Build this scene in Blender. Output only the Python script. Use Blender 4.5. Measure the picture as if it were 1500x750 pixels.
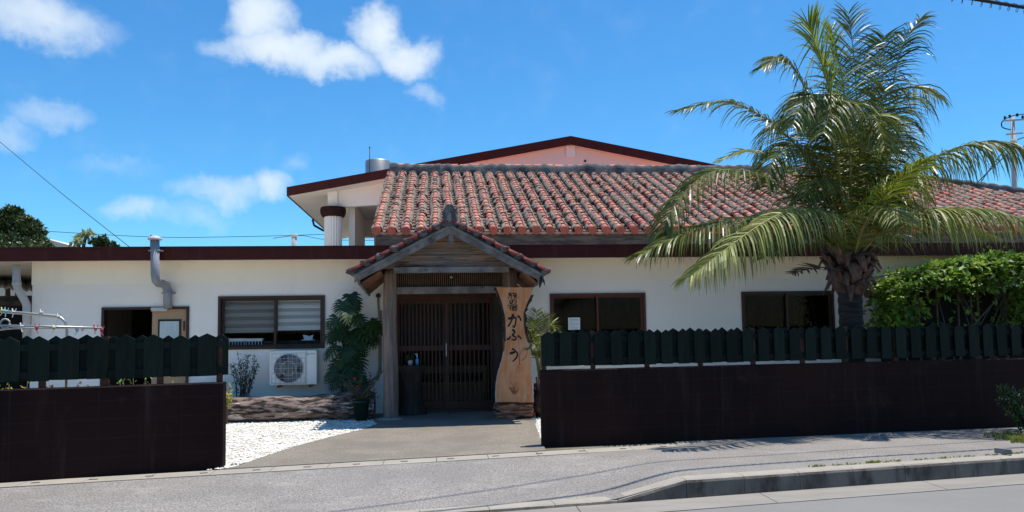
import bpy, bmesh, math, random
from mathutils import Vector, Matrix, noise
random.seed(7)
R_ = math.radians
for o in list(bpy.data.objects): bpy.data.objects.remove(o)
S = bpy.context.scene
COL = S.collection
# ------------------------------------------------------------------ camera
TH, PT, RO, F, SH = R_(5.7), R_(4.0), -0.0155, 1133.0, 27.0
EYE = Vector((0, 0, 1.5))
RM = Matrix.Rotation(-TH, 3, 'Z') @ Matrix.Rotation(math.pi/2+PT, 3, 'X') @ Matrix.Rotation(RO, 3, 'Z')
cd = bpy.data.cameras.new('camera'); cam = bpy.data.objects.new('camera', cd); COL.objects.link(cam)
cam.matrix_world = Matrix.Translation(EYE) @ RM.to_4x4()
cd.sensor_width = 36; cd.lens = F/1500*36; cd.shift_y = SH/1500; cd.clip_end = 3000; cd.clip_start = .05
S.camera = cam
S.render.resolution_x, S.render.resolution_y = 1024, 512
# ------------------------------------------------------------------ sun, sky, exposure
SHX, SHY = -.22, -.065                       # shadow offset per metre of height
SUN_EL = math.atan2(1, math.hypot(SHX, SHY)); SUN_AZ = math.atan2(-SHX, -SHY)
sd = bpy.data.lights.new('sun', 'SUN'); sd.energy = 4.6; sd.angle = R_(.53); sd.color = (1, .955, .88)
sun = bpy.data.objects.new('sun', sd); COL.objects.link(sun)
sun.rotation_euler = Vector((SHX, SHY, -1)).to_track_quat('-Z', 'Y').to_euler()
S.view_settings.view_transform = 'Standard'; S.view_settings.look = 'None'
S.view_settings.exposure = 0.42; S.view_settings.gamma = 1; S.view_settings.use_curve_mapping = False

def ray(px, py):
    return RM @ Vector(((px-750)/F, (375-py+SH)/F, -1))
def W(px, py, Y):                           # point seen at a pixel, on the vertical plane y = Y
    d = ray(px, py); t = Y/d.y
    return Vector((d.x*t, Y, 1.5+d.z*t))
def G(px, py, z=0):                         # the same on the level z
    d = ray(px, py); t = (z-1.5)/d.z
    return Vector((d.x*t, d.y*t, z))
def lerp(a, b, t): return a+(b-a)*t

w = bpy.data.worlds.new("World"); S.world = w; w.use_nodes = True
nt = w.node_tree; N = nt.nodes; L = nt.links; N.clear()
def math_(op, a, b=None, c=None, clamp=False, tree=None):
    t = tree or nt
    n = t.nodes.new('ShaderNodeMath'); n.operation = op; n.use_clamp = clamp
    for i, v in enumerate((a, b, c)):
        if v is None: continue
        if isinstance(v, (int, float)): n.inputs[i].default_value = v
        else: t.links.new(v, n.inputs[i])
    return n.outputs[0]
sky = N.new('ShaderNodeTexSky'); sky.sky_type = 'NISHITA'; sky.sun_disc = False
sky.sun_elevation = SUN_EL; sky.sun_rotation = SUN_AZ; sky.air_density = 1.0; sky.dust_density = .3; sky.ozone_density = 3.0
hs = N.new('ShaderNodeHueSaturation'); hs.inputs['Saturation'].default_value = 1.12; hs.inputs['Value'].default_value = 1.10
L.new(sky.outputs[0], hs.inputs['Color'])
tint = N.new('ShaderNodeMix'); tint.data_type = 'RGBA'; tint.blend_type = 'MULTIPLY'; tint.inputs['Factor'].default_value = 1; tint.inputs['B'].default_value = (.49, .98, 1.20, 1); L.new(hs.outputs[0], tint.inputs['A'])
geo = N.new('ShaderNodeTexCoord'); sp = N.new('ShaderNodeSeparateXYZ'); L.new(geo.outputs['Generated'], sp.inputs[0])
no = N.new('ShaderNodeTexNoise'); no.inputs['Scale'].default_value = 9; no.inputs['Detail'].default_value = 7; no.inputs['Roughness'].default_value = .62
L.new(geo.outputs['Generated'], no.inputs['Vector'])
no2 = N.new('ShaderNodeTexNoise'); no2.inputs['Scale'].default_value = 26; no2.inputs['Detail'].default_value = 6
L.new(geo.outputs['Generated'], no2.inputs['Vector'])
az = math_('ARCTAN2', sp.outputs[0], sp.outputs[1]); el = math_('ARCSINE', sp.outputs[2])
nsep = N.new('ShaderNodeSeparateColor'); L.new(no.outputs['Color'], nsep.inputs[0])
mt = N.new('ShaderNodeMapRange'); mt.interpolation_type = 'SMOOTHSTEP'; mt.inputs['From Min'].default_value = .01; mt.inputs['From Max'].default_value = .105; L.new(el, mt.inputs['Value']); L.new(mt.outputs[0], tint.inputs['Factor'])   # hazy band at the horizon keeps its own colour
az = math_('ADD', az, math_('MULTIPLY', math_('SUBTRACT', nsep.outputs[0], .5), .10))
el = math_('ADD', el, math_('MULTIPLY', math_('SUBTRACT', nsep.outputs[1], .5), .10))
acc = None
for (px, py, rx, ry, wt) in [(40, 20, 112, 42, .85), (110, 32, 44, 34, .75), (380, 28, 56, 54, 1.1), (410, 75, 96, 36, 1.1), (480, 92, 80, 34, 1.05),
        (552, 50, 44, 48, 1.15), (585, 85, 62, 36, 1.1), (620, 78, 36, 24, .7), (330, 72, 50, 22, .6), (620, 135, 34, 22, .6), (75, 172, 52, 22, .52), (18, 186, 38, 22, .5),
        (188, 314, 46, 24, .62), (262, 325, 66, 22, .42), (325, 290, 70, 26, .64), (398, 280, 40, 32, .78), (430, 245, 30, 16, .35), (170, 250, 60, 16, .3)]:
    d = ray(px, py).normalized(); a = math.atan2(d.x, d.y); e = math.asin(d.z)
    qa = math_('MULTIPLY', math_('SUBTRACT', az, a), F/rx*.92); qe = math_('MULTIPLY', math_('SUBTRACT', el, e), F/ry)
    dd = math_('ADD', math_('MULTIPLY', qa, qa), math_('MULTIPLY', qe, qe))
    m = math_('MULTIPLY', math_('SUBTRACT', 1, dd, clamp=True), wt)
    acc = m if acc is None else math_('MAXIMUM', acc, m)
cl = math_('SUBTRACT', acc, math_('MULTIPLY', no2.outputs[0], .55))
mr = N.new('ShaderNodeMapRange'); mr.interpolation_type = 'SMOOTHSTEP'
mr.inputs['From Min'].default_value = -.30; mr.inputs['From Max'].default_value = .98
L.new(cl, mr.inputs['Value'])
mx = N.new('ShaderNodeMix'); mx.data_type = 'RGBA'
L.new(math_('MULTIPLY', mr.outputs[0], .93), mx.inputs['Factor']); L.new(tint.outputs['Result'], mx.inputs['A']); mx.inputs['B'].default_value = (6.6, 7.3, 7.8, 1)
bg = N.new('ShaderNodeBackground'); bg.inputs['Strength'].default_value = .1
out = N.new('ShaderNodeOutputWorld'); L.new(mx.outputs['Result'], bg.inputs[0]); L.new(bg.outputs[0], out.inputs[0])

# ------------------------------------------------------------------ materials
MATS = {}
def mat(name, c1, c2=None, scale=4, rough=.8, bump=0, bscale=40, det=6, metal=0, spec=.3, lo=.35, hi=.65, c3=None, s3=1.2, lo3=.55, hi3=.75,
        stretch=(1, 1, 1), island=0, trans=0, hs=0, fine=0):
    if name in MATS: return MATS[name]
    m = bpy.data.materials.new(name); m.use_nodes = True; t = m.node_tree; n = t.nodes; l = t.links
    b = n['Principled BSDF']; b.inputs['Roughness'].default_value = rough; b.inputs['Metallic'].default_value = metal
    b.inputs['Specular IOR Level'].default_value = spec
    tc = n.new('ShaderNodeTexCoord'); mp = n.new('ShaderNodeMapping'); mp.inputs['Scale'].default_value = stretch
    l.new(tc.outputs['Object'], mp.inputs[0]); vec = mp.outputs[0]
    def noi(s, d=det, r=.6):
        q = n.new('ShaderNodeTexNoise'); q.inputs['Scale'].default_value = s; q.inputs['Detail'].default_value = d; q.inputs['Roughness'].default_value = r
        l.new(vec, q.inputs['Vector']); return q.outputs[0]
    def ramp(v, a, z):
        q = n.new('ShaderNodeMapRange'); q.inputs['From Min'].default_value = a; q.inputs['From Max'].default_value = z; q.interpolation_type = 'SMOOTHSTEP'
        l.new(v, q.inputs['Value']); return q.outputs[0]
    def mix(f, a, z, mode='MIX'):
        q = n.new('ShaderNodeMix'); q.data_type = 'RGBA'; q.blend_type = mode
        for k, v in (('Factor', f), ('A', a), ('B', z)):
            if isinstance(v, tuple): q.inputs[k].default_value = (*v, 1) if len(v) == 3 else v
            elif isinstance(v, (int, float)): q.inputs[k].default_value = v
            else: l.new(v, q.inputs[k])
        return q.outputs['Result']
    col = c1
    if c2 is not None: col = mix(ramp(noi(scale), lo, hi), c1, c2)
    if c3 is not None: col = mix(ramp(noi(s3, 8, .68), lo3, hi3), col, c3)
    if fine: col = mix(ramp(noi(bscale*1.7, 3), .3, .7), col, tuple(max(0, x*(1-fine)) for x in c1))
    if island:
        g = n.new('ShaderNodeNewGeometry'); h = n.new('ShaderNodeHueSaturation')
        v = math_('ADD', math_('MULTIPLY', g.outputs['Random Per Island'], 2*island, tree=t), 1-island, tree=t); l.new(v, h.inputs['Value'])
        if hs:
            v2 = math_('ADD', math_('MULTIPLY', math_('FRACT', math_('MULTIPLY', g.outputs['Random Per Island'], 17.3, tree=t), tree=t), 2*hs, tree=t), .5-hs, tree=t); l.new(v2, h.inputs['Hue'])
        if isinstance(col, tuple): h.inputs['Color'].default_value = (*col, 1)
        else: l.new(col, h.inputs['Color'])
        col = h.outputs[0]
    if isinstance(col, tuple): b.inputs['Base Color'].default_value = (*col, 1)
    else: l.new(col, b.inputs['Base Color'])
    if bump:
        bp = n.new('ShaderNodeBump'); bp.inputs['Strength'].default_value = bump; bp.inputs['Distance'].default_value = .02
        l.new(noi(bscale, 8), bp.inputs['Height']); l.new(bp.outputs[0], b.inputs['Normal'])
    if trans:
        tr = n.new('ShaderNodeBsdfTranslucent'); ms = n.new('ShaderNodeMixShader'); ms.inputs[0].default_value = trans
        if isinstance(col, tuple): tr.inputs[0].default_value = (*col, 1)
        else: l.new(col, tr.inputs[0])
        l.new(b.outputs[0], ms.inputs[1]); l.new(tr.outputs[0], ms.inputs[2]); l.new(ms.outputs[0], n['Material Output'].inputs[0])
    MATS[name] = m
    return m

M = dict(
 plaster=mat('white_plaster', (.88, .81, .73), (.83, .765, .69), .7, .9, .25, 60, c3=(.66, .62, .55), s3=.55, lo3=.62, hi3=.95),
 bounce_cream=mat('bounce_lit_cream_plaster', (.91, .82, .68), (.87, .79, .66), .8, .9, .15, 50),  # cream of the upper band, with bounced ground light painted into it
 maroon=mat('maroon_paint', (.070, .0135, .010), (.055, .011, .009), 3, .6, .1, 40, c3=(.10, .03, .024), s3=8, lo3=.68, hi3=.8, spec=.15),
 wallpaint=mat('dark_brown_wall_paint', (.022, .0088, .0072), (.013, .006, .0055), 1.3, .8, .35, 45, c3=(.038, .018, .015), s3=2.6, lo3=.54, hi3=.8, spec=.12),
 greenpaint=mat('dark_green_paint', (.0095, .0165, .012), (.006, .0115, .0085), 5, .6, .3, 30, stretch=(3, 3, .5), spec=.12),
 post=mat('brown_post', (.09, .035, .02), (.05, .02, .014), 6, .7),
 asphalt=mat('pavement_asphalt', (.37, .335, .305), (.29, .263, .24), 1.1, .9, .9, 38, c3=(.25, .235, .222), s3=.45, lo3=.5, hi3=.8, fine=.62),
 road=mat('road_asphalt', (.235, .222, .208), (.205, .195, .183), .8, .9, .4, 130, fine=.2),
 conc=mat('pale_concrete', (.35, .312, .26), (.27, .242, .205), 2.0, .9, .3, 60, c3=(.26, .24, .2), s3=1.2, lo3=.55, hi3=.85, fine=.12),
 path=mat('entrance_concrete', (.285, .247, .20), (.20, .175, .143), 1.3, .9, .6, 36, c3=(.36, .33, .29), s3=11, lo3=.62, hi3=.72, fine=.5),
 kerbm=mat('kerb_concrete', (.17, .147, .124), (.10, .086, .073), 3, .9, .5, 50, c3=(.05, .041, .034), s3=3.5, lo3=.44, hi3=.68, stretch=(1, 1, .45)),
 farsoil=mat('dry_ground', (.36, .30, .22), (.26, .22, .15), .3, .95),
 soil=mat('yard_soil', (.20, .17, .12), (.10, .09, .06), 2, .95, .5, 30),
 coral=mat('coral_chips', (.78, .75, .68), (.66, .62, .54), 5, .9, island=.18),
 coralbed=mat('coral_bed', (.66, .62, .54), (.40, .37, .31), 30, .95, .9, 60, lo=.4, hi=.6),
 tile=mat('red_clay_tile', (.60, .235, .165), (.48, .165, .115), 3, .75, .3, 60, c3=(.26, .20, .175), s3=6, lo3=.52, hi3=.66, island=.22, hs=.012),
 tile_new=mat('fresh_clay_tile', (.21, .043, .028), (.14, .03, .022), 4, .6, .2, 60, c3=(.16, .10, .09), s3=9, lo3=.6, hi3=.75, island=.12),
 pan=mat('weathered_pan_tile', (.23, .125, .095), (.12, .095, .08), 5, .9, .5, 50, c3=(.36, .14, .11), s3=7, lo3=.58, hi3=.72, island=.2),
 mortar=mat('aged_mortar', (.285, .232, .19), (.165, .132, .108), 9, .95, .8, 40, c3=(.10, .082, .072), s3=6, lo3=.54, hi3=.70),
 ridge=mat('black_stained_mortar', (.13, .13, .135), (.055, .057, .062), 3.5, .95, .9, 22, c3=(.30, .285, .26), s3=3, lo3=.56, hi3=.74),
 greywood=mat('weathered_grey_wood', (.24, .215, .20), (.12, .105, .098), 4, .85, .7, 30, c3=(.05, .042, .04), s3=6, lo3=.58, hi3=.72, stretch=(1, 1, 1)),
 postwood=mat('weathered_post_wood', (.27, .195, .155), (.13, .10, .088), 9, .85, .9, 26, c3=(.05, .04, .036), s3=10, lo3=.6, hi3=.7, stretch=(2.2, 2.2, .16)),
 boardwood=mat('brown_gable_boards', (.30, .20, .135), (.17, .135, .115), 5, .85, .8, 30, lo=.42, hi=.58, c3=(.04, .033, .03), s3=4, lo3=.52, hi3=.64, stretch=(.30, 2, 3.4)),
 soffwood=mat('soffit_wood', (.26, .125, .06), (.15, .075, .04), 5, .8, .4, 30, stretch=(2, .4, 2)),
 doorwood=mat('door_wood', (.085, .028, .015), (.045, .017, .010), 9, .5, .2, 40, stretch=(3, 3, .3)),
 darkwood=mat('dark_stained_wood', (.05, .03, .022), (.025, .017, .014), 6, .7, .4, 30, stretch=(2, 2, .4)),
 frame=mat('bronze_aluminium', (.060, .030, .022), (.045, .024, .019), 6, .4, metal=.2),
 framer=mat('reddish_bronze_aluminium', (.115, .040, .026), (.09, .03, .02), 6, .4, metal=.2),
 glass=None,
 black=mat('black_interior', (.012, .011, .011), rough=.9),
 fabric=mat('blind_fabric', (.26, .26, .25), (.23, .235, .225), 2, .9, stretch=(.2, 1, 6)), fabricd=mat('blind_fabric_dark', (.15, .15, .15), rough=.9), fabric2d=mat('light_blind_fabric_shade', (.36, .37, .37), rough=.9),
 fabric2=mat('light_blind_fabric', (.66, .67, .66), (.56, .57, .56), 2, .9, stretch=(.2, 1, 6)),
 acbody=mat('white_appliance_paint', (.72, .72, .69), (.66, .66, .63), 2, .4, c3=(.5, .48, .43), s3=3, lo3=.62, hi3=.85),
 acdark=mat('fan_dark_plastic', (.055, .06, .075), (.04, .045, .055), 4, .4),
 wire=mat('grille_wire', (.55, .55, .53), rough=.4, metal=.3),
 pvc=mat('grey_pvc', (.29, .29, .31), (.22, .22, .24), 3, .45, c3=(.15, .14, .14), s3=5, lo3=.6, hi3=.8),
 pvcw=mat('pale_pvc', (.50, .48, .46), (.40, .38, .36), 3, .5),
 steel=mat('brushed_steel', (.45, .43, .39), (.36, .34, .31), 3, .42, metal=.9, stretch=(1, 1, .3)),
 rope=mat('tan_conduit', (.30, .23, .16), (.2, .15, .11), 8, .8),
 signwood=mat('pale_slab_wood', (.60, .30, .15), (.52, .185, .06), 3.2, .6, .12, 30, c3=(.50, .37, .27), s3=4, lo3=.5, hi3=.72, stretch=(2.2, 1, .7)),
 bark=mat('dark_bark', (.07, .045, .035), (.02, .014, .012), 12, .9, 1, 24, stretch=(2, 2, .6)),
 ink=mat('black_ink', (.012, .010, .010), rough=.5),
 knot=mat('reddish_knot', (.30, .10, .045), (.20, .06, .03), 20, .7),
 blockwood=mat('driftwood_block', (.44, .20, .11), (.13, .06, .04), 7, .85, 1, 14, lo=.42, hi=.58, c3=(.02, .015, .012), s3=4.5, lo3=.5, hi3=.58, stretch=(.5, 1, 3)),
 log=mat('log_bark', (.26, .19, .16), (.03, .021, .018), 9, .95, 1, 14, lo=.42, hi=.58, c3=(.66, .57, .49), s3=5, lo3=.56, hi3=.66, stretch=(.4, 2.2, 2.2)),
 peach=mat('peach_plaster', (.80, .62, .52), (.77, .60, .50), 1, .9, .1, 40),
 uwhite=mat('upper_white_plaster', (.83, .75, .67), (.76, .69, .61), 1.2, .9, .1, 40),
 paper=mat('white_paper', (.82, .83, .82), rough=.8),
 ceramic=mat('white_plastic', (.75, .78, .78), rough=.35),
 dkceramic=mat('dark_green_plastic', (.012, .028, .02), rough=.4),
 leafdk=mat('dark_leaf', (.042, .070, .016), (.03, .05, .014), 3, .42, spec=.4, island=.4, hs=.02, trans=.18),
 monst=mat('monstera_leaf', (.02, .045, .010), (.034, .066, .014), 2, .4, spec=.45, island=.35, trans=.2),
 leafbr=mat('bright_leaf', (.22, .33, .035), (.11, .19, .028), 2.5, .45, spec=.4, island=.4, hs=.02, trans=.4),
 leafyl=mat('yellow_leaf', (.55, .50, .06), (.35, .4, .05), 3, .5, island=.3, trans=.35),
 grass=mat('grass_blade', (.16, .22, .04), (.28, .27, .06), 5, .6, island=.4, trans=.35),
 twig=mat('twig', (.13, .10, .075), (.08, .06, .045), 8, .85),
 palmleaf=mat('palm_leaflet', (.082, .112, .013), (.145, .155, .018), 1.6, .40, spec=.5, island=.5, hs=.025, trans=.28),
 palmpale=mat('pale_palm_leaflet', (.26, .27, .075), (.17, .20, .05), 1.6, .5, spec=.3, island=.45, hs=.02, trans=.3),  # paler yellow-green leaflets, used on some of the fronds
 palmyoung=mat('young_palm_leaflet', (.24, .28, .016), (.15, .20, .015), 1.6, .42, spec=.45, island=.45, hs=.02, trans=.4),
 gutterm=mat('gutter_concrete', (.265, .24, .21), (.22, .2, .175), 1.5, .9, .3, 50, c3=(.16, .145, .125), s3=1.2, lo3=.5, hi3=.8, stretch=(.5, 2, 1)),
 rachis=mat('palm_rachis', (.27, .23, .07), (.17, .17, .05), 3, .5),
 boot=mat('palm_fibre', (.16, .10, .075), (.07, .045, .037), 9, .95, 1, 20, stretch=(2, 2, .6)),
 trunk=mat('palm_trunk', (.055, .045, .042), (.02, .017, .017), 6, .95, 1, 18, stretch=(.6, .6, 5)),
 red=mat('red_petals', (.6, .02, .02), rough=.6),
 cable=mat('cable_black', (.015, .015, .017), rough=.6),
 polec=mat('pole_concrete', (.42, .42, .42), (.34, .34, .34), 2, .8),
 nroof=mat('old_corrugated_roof', (.32, .31, .29), (.22, .21, .20), 2, .9, .5, 30),
 beige=mat('beige_render', (.62, .56, .44), rough=.9),
 brick=mat('grey_brick', (.22, .215, .2), (.15, .145, .13), 8, .9, .5, 60),
)
def add_blocks(m, col, f, w_, h_, ms, axis='xz', bump=.4):          # faint block joints showing through the paint
    t = m.node_tree; n = t.nodes; l = t.links; b = n['Principled BSDF']
    tc = n.new('ShaderNodeTexCoord'); s_ = n.new('ShaderNodeSeparateXYZ'); c_ = n.new('ShaderNodeCombineXYZ'); l.new(tc.outputs['Object'], s_.inputs[0])
    l.new(s_.outputs['X'], c_.inputs['X']); l.new(s_.outputs['Z'], c_.inputs['Y'])
    br = n.new('ShaderNodeTexBrick'); br.inputs['Scale'].default_value = 1; br.inputs['Brick Width'].default_value = w_; br.inputs['Row Height'].default_value = h_; br.inputs['Mortar Size'].default_value = ms; br.inputs['Mortar Smooth'].default_value = .6
    br.offset = 0.0
    l.new(c_.outputs[0], br.inputs['Vector']); old = b.inputs['Base Color'].links[0].from_socket
    q = n.new('ShaderNodeMix'); q.data_type = 'RGBA'; q.inputs['B'].default_value = (*col, 1)
    nz = n.new('ShaderNodeTexNoise'); nz.inputs['Scale'].default_value = 2.3; nz.inputs['Detail'].default_value = 5; l.new(tc.outputs['Object'], nz.inputs['Vector'])
    l.new(math_('MULTIPLY', math_('MULTIPLY', br.outputs['Fac'], f, tree=t), nz.outputs[0], tree=t), q.inputs['Factor']); l.new(old, q.inputs['A']); l.new(q.outputs['Result'], b.inputs['Base Color'])
add_blocks(M['wallpaint'], (.05, .025, .021), .45, .4, .2, .007)
def objrand(m, a, z):                                    # each board its own shade of the same paint
    t = m.node_tree; n = t.nodes; l = t.links; b = n['Principled BSDF']; old = b.inputs['Base Color'].links[0].from_socket
    oi = n.new('ShaderNodeObjectInfo'); h = n.new('ShaderNodeHueSaturation'); l.new(math_('ADD', math_('MULTIPLY', oi.outputs['Random'], z-a, tree=t), a, tree=t), h.inputs['Value']); l.new(old, h.inputs['Color']); l.new(h.outputs[0], b.inputs['Base Color'])
objrand(M['greenpaint'], .55, 1.2)
def streaks(m, col, sc, lo, hi, f, st=(5, 5, .35)):       # run-off stains on the plaster
    t = m.node_tree; n = t.nodes; l = t.links; b = n['Principled BSDF']; old = b.inputs['Base Color'].links[0].from_socket
    tc = n.new('ShaderNodeTexCoord'); mp = n.new('ShaderNodeMapping'); mp.inputs['Scale'].default_value = st; l.new(tc.outputs['Object'], mp.inputs[0])
    nz = n.new('ShaderNodeTexNoise'); nz.inputs['Scale'].default_value = sc; nz.inputs['Detail'].default_value = 7; nz.inputs['Roughness'].default_value = .65; l.new(mp.outputs[0], nz.inputs['Vector'])
    r = n.new('ShaderNodeMapRange'); r.inputs['From Min'].default_value = lo; r.inputs['From Max'].default_value = hi; r.inputs['To Max'].default_value = f; l.new(nz.outputs[0], r.inputs['Value'])
    q = n.new('ShaderNodeMix'); q.data_type = 'RGBA'; q.inputs['B'].default_value = (*col, 1); l.new(r.outputs[0], q.inputs['Factor']); l.new(old, q.inputs['A']); l.new(q.outputs['Result'], b.inputs['Base Color'])
streaks(M['plaster'], (.50, .46, .38), 1.0, .55, .85, .3, (1.6, 1.6, .5))
streaks(M['bounce_cream'], (.55, .48, .36), 1.0, .52, .85, .35, (1.6, 1.6, .6))
streaks(M['maroon'], (.12, .06, .05), 2.0, .55, .8, .5)
streaks(M['wallpaint'], (.07, .05, .043), 1.2, .56, .85, .5, (4, 4, .35))
streaks(M['wallpaint'], (.12, .095, .08), 30, .70, .80, .6, (1, 1, 1))
streaks(M['asphalt'], (.20, .185, .17), .35, .5, .75, .6, (1, 1.6, 1))
streaks(M['asphalt'], (.50, .46, .42), 1.6, .55, .8, .35, (1, 2.2, 1))
streaks(M['path'], (.15, .13, .11), .9, .5, .75, .5, (1, 1, 1))
streaks(M['road'], (.16, .15, .14), .6, .5, .75, .5, (.5, 3, 1))
def glassmat(name, tint=(.02, .022, .022), f=.16):
    m = bpy.data.materials.new(name); m.use_nodes = True; t = m.node_tree; n = t.nodes
    n.remove(n['Principled BSDF'])
    tr = n.new('ShaderNodeBsdfTransparent'); tr.inputs[0].default_value = (.93, .94, .94, 1)
    gl = n.new('ShaderNodeBsdfGlossy'); gl.inputs['Roughness'].default_value = .015; gl.inputs[0].default_value = (.9, .93, .95, 1)
    fr = n.new('ShaderNodeFresnel'); fr.inputs[0].default_value = 1.5
    mx = n.new('ShaderNodeMixShader'); t.links.new(math_('MINIMUM', math_('MULTIPLY', fr.outputs[0], f, tree=t), 1., tree=t), mx.inputs[0])
    t.links.new(tr.outputs[0], mx.inputs[1]); t.links.new(gl.outputs[0], mx.inputs[2]); t.links.new(mx.outputs[0], n['Material Output'].inputs[0])
    MATS[name] = m; return m
M['glass'] = glassmat('window_glass', f=.11)
M['doorglass'] = glassmat('door_glass', f=.04)

# ------------------------------------------------------------------ mesh helpers
class MB:
    def __init__(s): s.v = []; s.f = []; s.m = []; s.sm = []
    def add(s, vs, fs, mi=0, smooth=False):
        k = len(s.v); s.v += [Vector(p) for p in vs]
        for f in fs: s.f.append([k+i for i in f]); s.m.append(mi); s.sm.append(smooth)
        return s
    def box(s, a, b, mi=0, bev=0):
        x0, y0, z0 = [min(a[i], b[i]) for i in range(3)]; x1, y1, z1 = [max(a[i], b[i]) for i in range(3)]
        if bev:
            c = Vector(((x0+x1)/2, (y0+y1)/2, (z0+z1)/2)); bm = bmesh.new(); bmesh.ops.create_cube(bm, size=1)
            for v in bm.verts: v.co = Vector((v.co.x*(x1-x0), v.co.y*(y1-y0), v.co.z*(z1-z0)))+c
            bmesh.ops.bevel(bm, geom=bm.edges, offset=bev, segments=2, affect='EDGES')
            bm.verts.index_update(); s.add([v.co for v in bm.verts], [[v.index for v in f.verts] for f in bm.faces], mi); bm.free(); return s
        return s.add([(x0,y0,z0),(x1,y0,z0),(x1,y1,z0),(x0,y1,z0),(x0,y0,z1),(x1,y0,z1),(x1,y1,z1),(x0,y1,z1)],
                     [(0,3,2,1),(4,5,6,7),(0,1,5,4),(1,2,6,5),(2,3,7,6),(3,0,4,7)], mi)
    def beam(s, p, q, wd, ht, mi=0, up=(0, 0, 1)):      # rectangular bar p->q, width wd sideways, height ht along up
        p, q = Vector(p), Vector(q); d = (q-p).normalized(); u = Vector(up); sd_ = d.cross(u).normalized(); u = sd_.cross(d).normalized()
        vs = [c+sd_*(a*wd/2)+u*(b*ht/2) for c in (p, q) for a, b in ((-1,-1),(1,-1),(1,1),(-1,1))]
        return s.add(vs, [(3,2,1,0),(4,5,6,7),(0,1,5,4),(1,2,6,5),(2,3,7,6),(3,0,4,7)], mi)
    def tube(s, pts, r, n=8, mi=0, cap=True, smooth=True, flat=1.0, jit=0):
        pts = [Vector(p) for p in pts]; rs = r if isinstance(r, (list, tuple)) else [r]*len(pts)
        base = len(s.v); up = Vector((0, 0, 1)); d0 = (pts[1]-pts[0]).normalized()
        if abs(d0.z) > .95: up = Vector((0, 1, 0))
        a = d0.cross(up).normalized()
        for i, p in enumerate(pts):
            d = (pts[min(i+1, len(pts)-1)]-pts[max(i-1, 0)]).normalized()
            a = (a-d*a.dot(d)).normalized(); b = d.cross(a)
            for k in range(n):
                t = 2*math.pi*k/n; j = 1+random.uniform(-jit, jit)
                s.v.append(p+(a*math.cos(t)+b*math.sin(t)*flat)*rs[i]*j)
        for i in range(len(pts)-1):
            for k in range(n):
                s.f.append([base+i*n+k, base+i*n+(k+1) % n, base+(i+1)*n+(k+1) % n, base+(i+1)*n+k]); s.m.append(mi); s.sm.append(smooth)
        if cap:
            s.f.append([base+k for k in range(n)][::-1]); s.m.append(mi); s.sm.append(False)
            s.f.append([base+(len(pts)-1)*n+k for k in range(n)]); s.m.append(mi); s.sm.append(False)
        return s
    def prism(s, poly, off, mi=0):                       # polygon (3-D points) extruded by the vector off
        n = len(poly); off = Vector(off); P = [Vector(p) for p in poly]
        return s.add(P+[p+off for p in P], [list(range(n))[::-1], list(range(n, 2*n))]+[(i, (i+1) % n, n+(i+1) % n, n+i) for i in range(n)], mi)
    def quad(s, a, b, c, d, mi=0): return s.add([a, b, c, d], [(0, 1, 2, 3)], mi)
    def lathe(s, c, prof, n=20, mi=0, smooth=True):      # prof: (radius, z)
        c = Vector(c); return s.tube([c+Vector((0, 0, z)) for r, z in prof], [r for r, z in prof], n, mi, True, smooth)
    def build(s, name, mats, parent=None, origin=None, label=None):
        me = bpy.data.meshes.new(name)
        if parent is not None: org = ORG[parent.name]
        elif origin is not None: org = Vector(origin)
        else:
            xs = [v.x for v in s.v]; ys = [v.y for v in s.v]; org = Vector(((min(xs)+max(xs))/2, (min(ys)+max(ys))/2, min(v.z for v in s.v)))
        me.from_pydata([v-org for v in s.v], [], s.f)
        for m in (mats if isinstance(mats, (list, tuple)) else [mats]): me.materials.append(m)
        me.polygons.foreach_set('material_index', s.m); me.polygons.foreach_set('use_smooth', s.sm)
        me.update()
        bm = bmesh.new(); bm.from_mesh(me)
        if len(bm.faces) < 60000: bmesh.ops.recalc_face_normals(bm, faces=bm.faces)
        bm.to_mesh(me); bm.free()
        o = bpy.data.objects.new(name, me); COL.objects.link(o); ORG[o.name] = org
        if parent is not None: o.parent = parent
        else: o.location = org
        if label: o['label'] = label
        return o
ORG = {}
def tag(o, label, cat, group=None):
    o['label'] = label; o['category'] = cat
    if group: o['group'] = group
    return o
def thing(name, loc, label, cat, group=None):
    o = bpy.data.objects.new(name, None); COL.objects.link(o); o.location = loc; ORG[o.name] = Vector(loc)
    o.empty_display_size = .2
    return tag(o, label, cat, group)
def kind(o, k): o['kind'] = k; return o
U = random.uniform
def blob(c, r, n1=10, n2=14, amp=.2, fr=3, seed=0):     # lumpy closed body: verts, faces
    vs = []; fs = []
    c = Vector(c)
    for i in range(n1+1):
        ph = math.pi*i/n1
        for k in range(n2):
            t = 2*math.pi*k/n2; d = Vector((math.sin(ph)*math.cos(t), math.sin(ph)*math.sin(t), math.cos(ph)))
            q = 1+amp*noise.noise(d*fr+Vector((seed, seed*2, 0)))*2
            vs.append(c+Vector((d.x*r[0], d.y*r[1], d.z*r[2]))*q)
    for i in range(n1):
        for k in range(n2): fs.append((i*n2+k, i*n2+(k+1) % n2, (i+1)*n2+(k+1) % n2, (i+1)*n2+k))
    return vs, fs
def leafquad(mb, p, d, nrm, ln, wd, mi=0):               # folded leaf: base p, direction d
    d = d.normalized(); s_ = d.cross(nrm)
    if s_.length < 1e-3: s_ = d.orthogonal()
    s_.normalize(); nn = s_.cross(d)
    a = p; t = p+d*ln-nn*ln*.12; m1 = p+d*ln*.45+s_*wd*.5+nn*wd*.15; m2 = p+d*ln*.45-s_*wd*.5+nn*wd*.15; md = p+d*ln*.5
    mb.add([a, m1, t, md, m2], [(0, 1, 2, 3), (0, 3, 2, 4)], mi)
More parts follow.
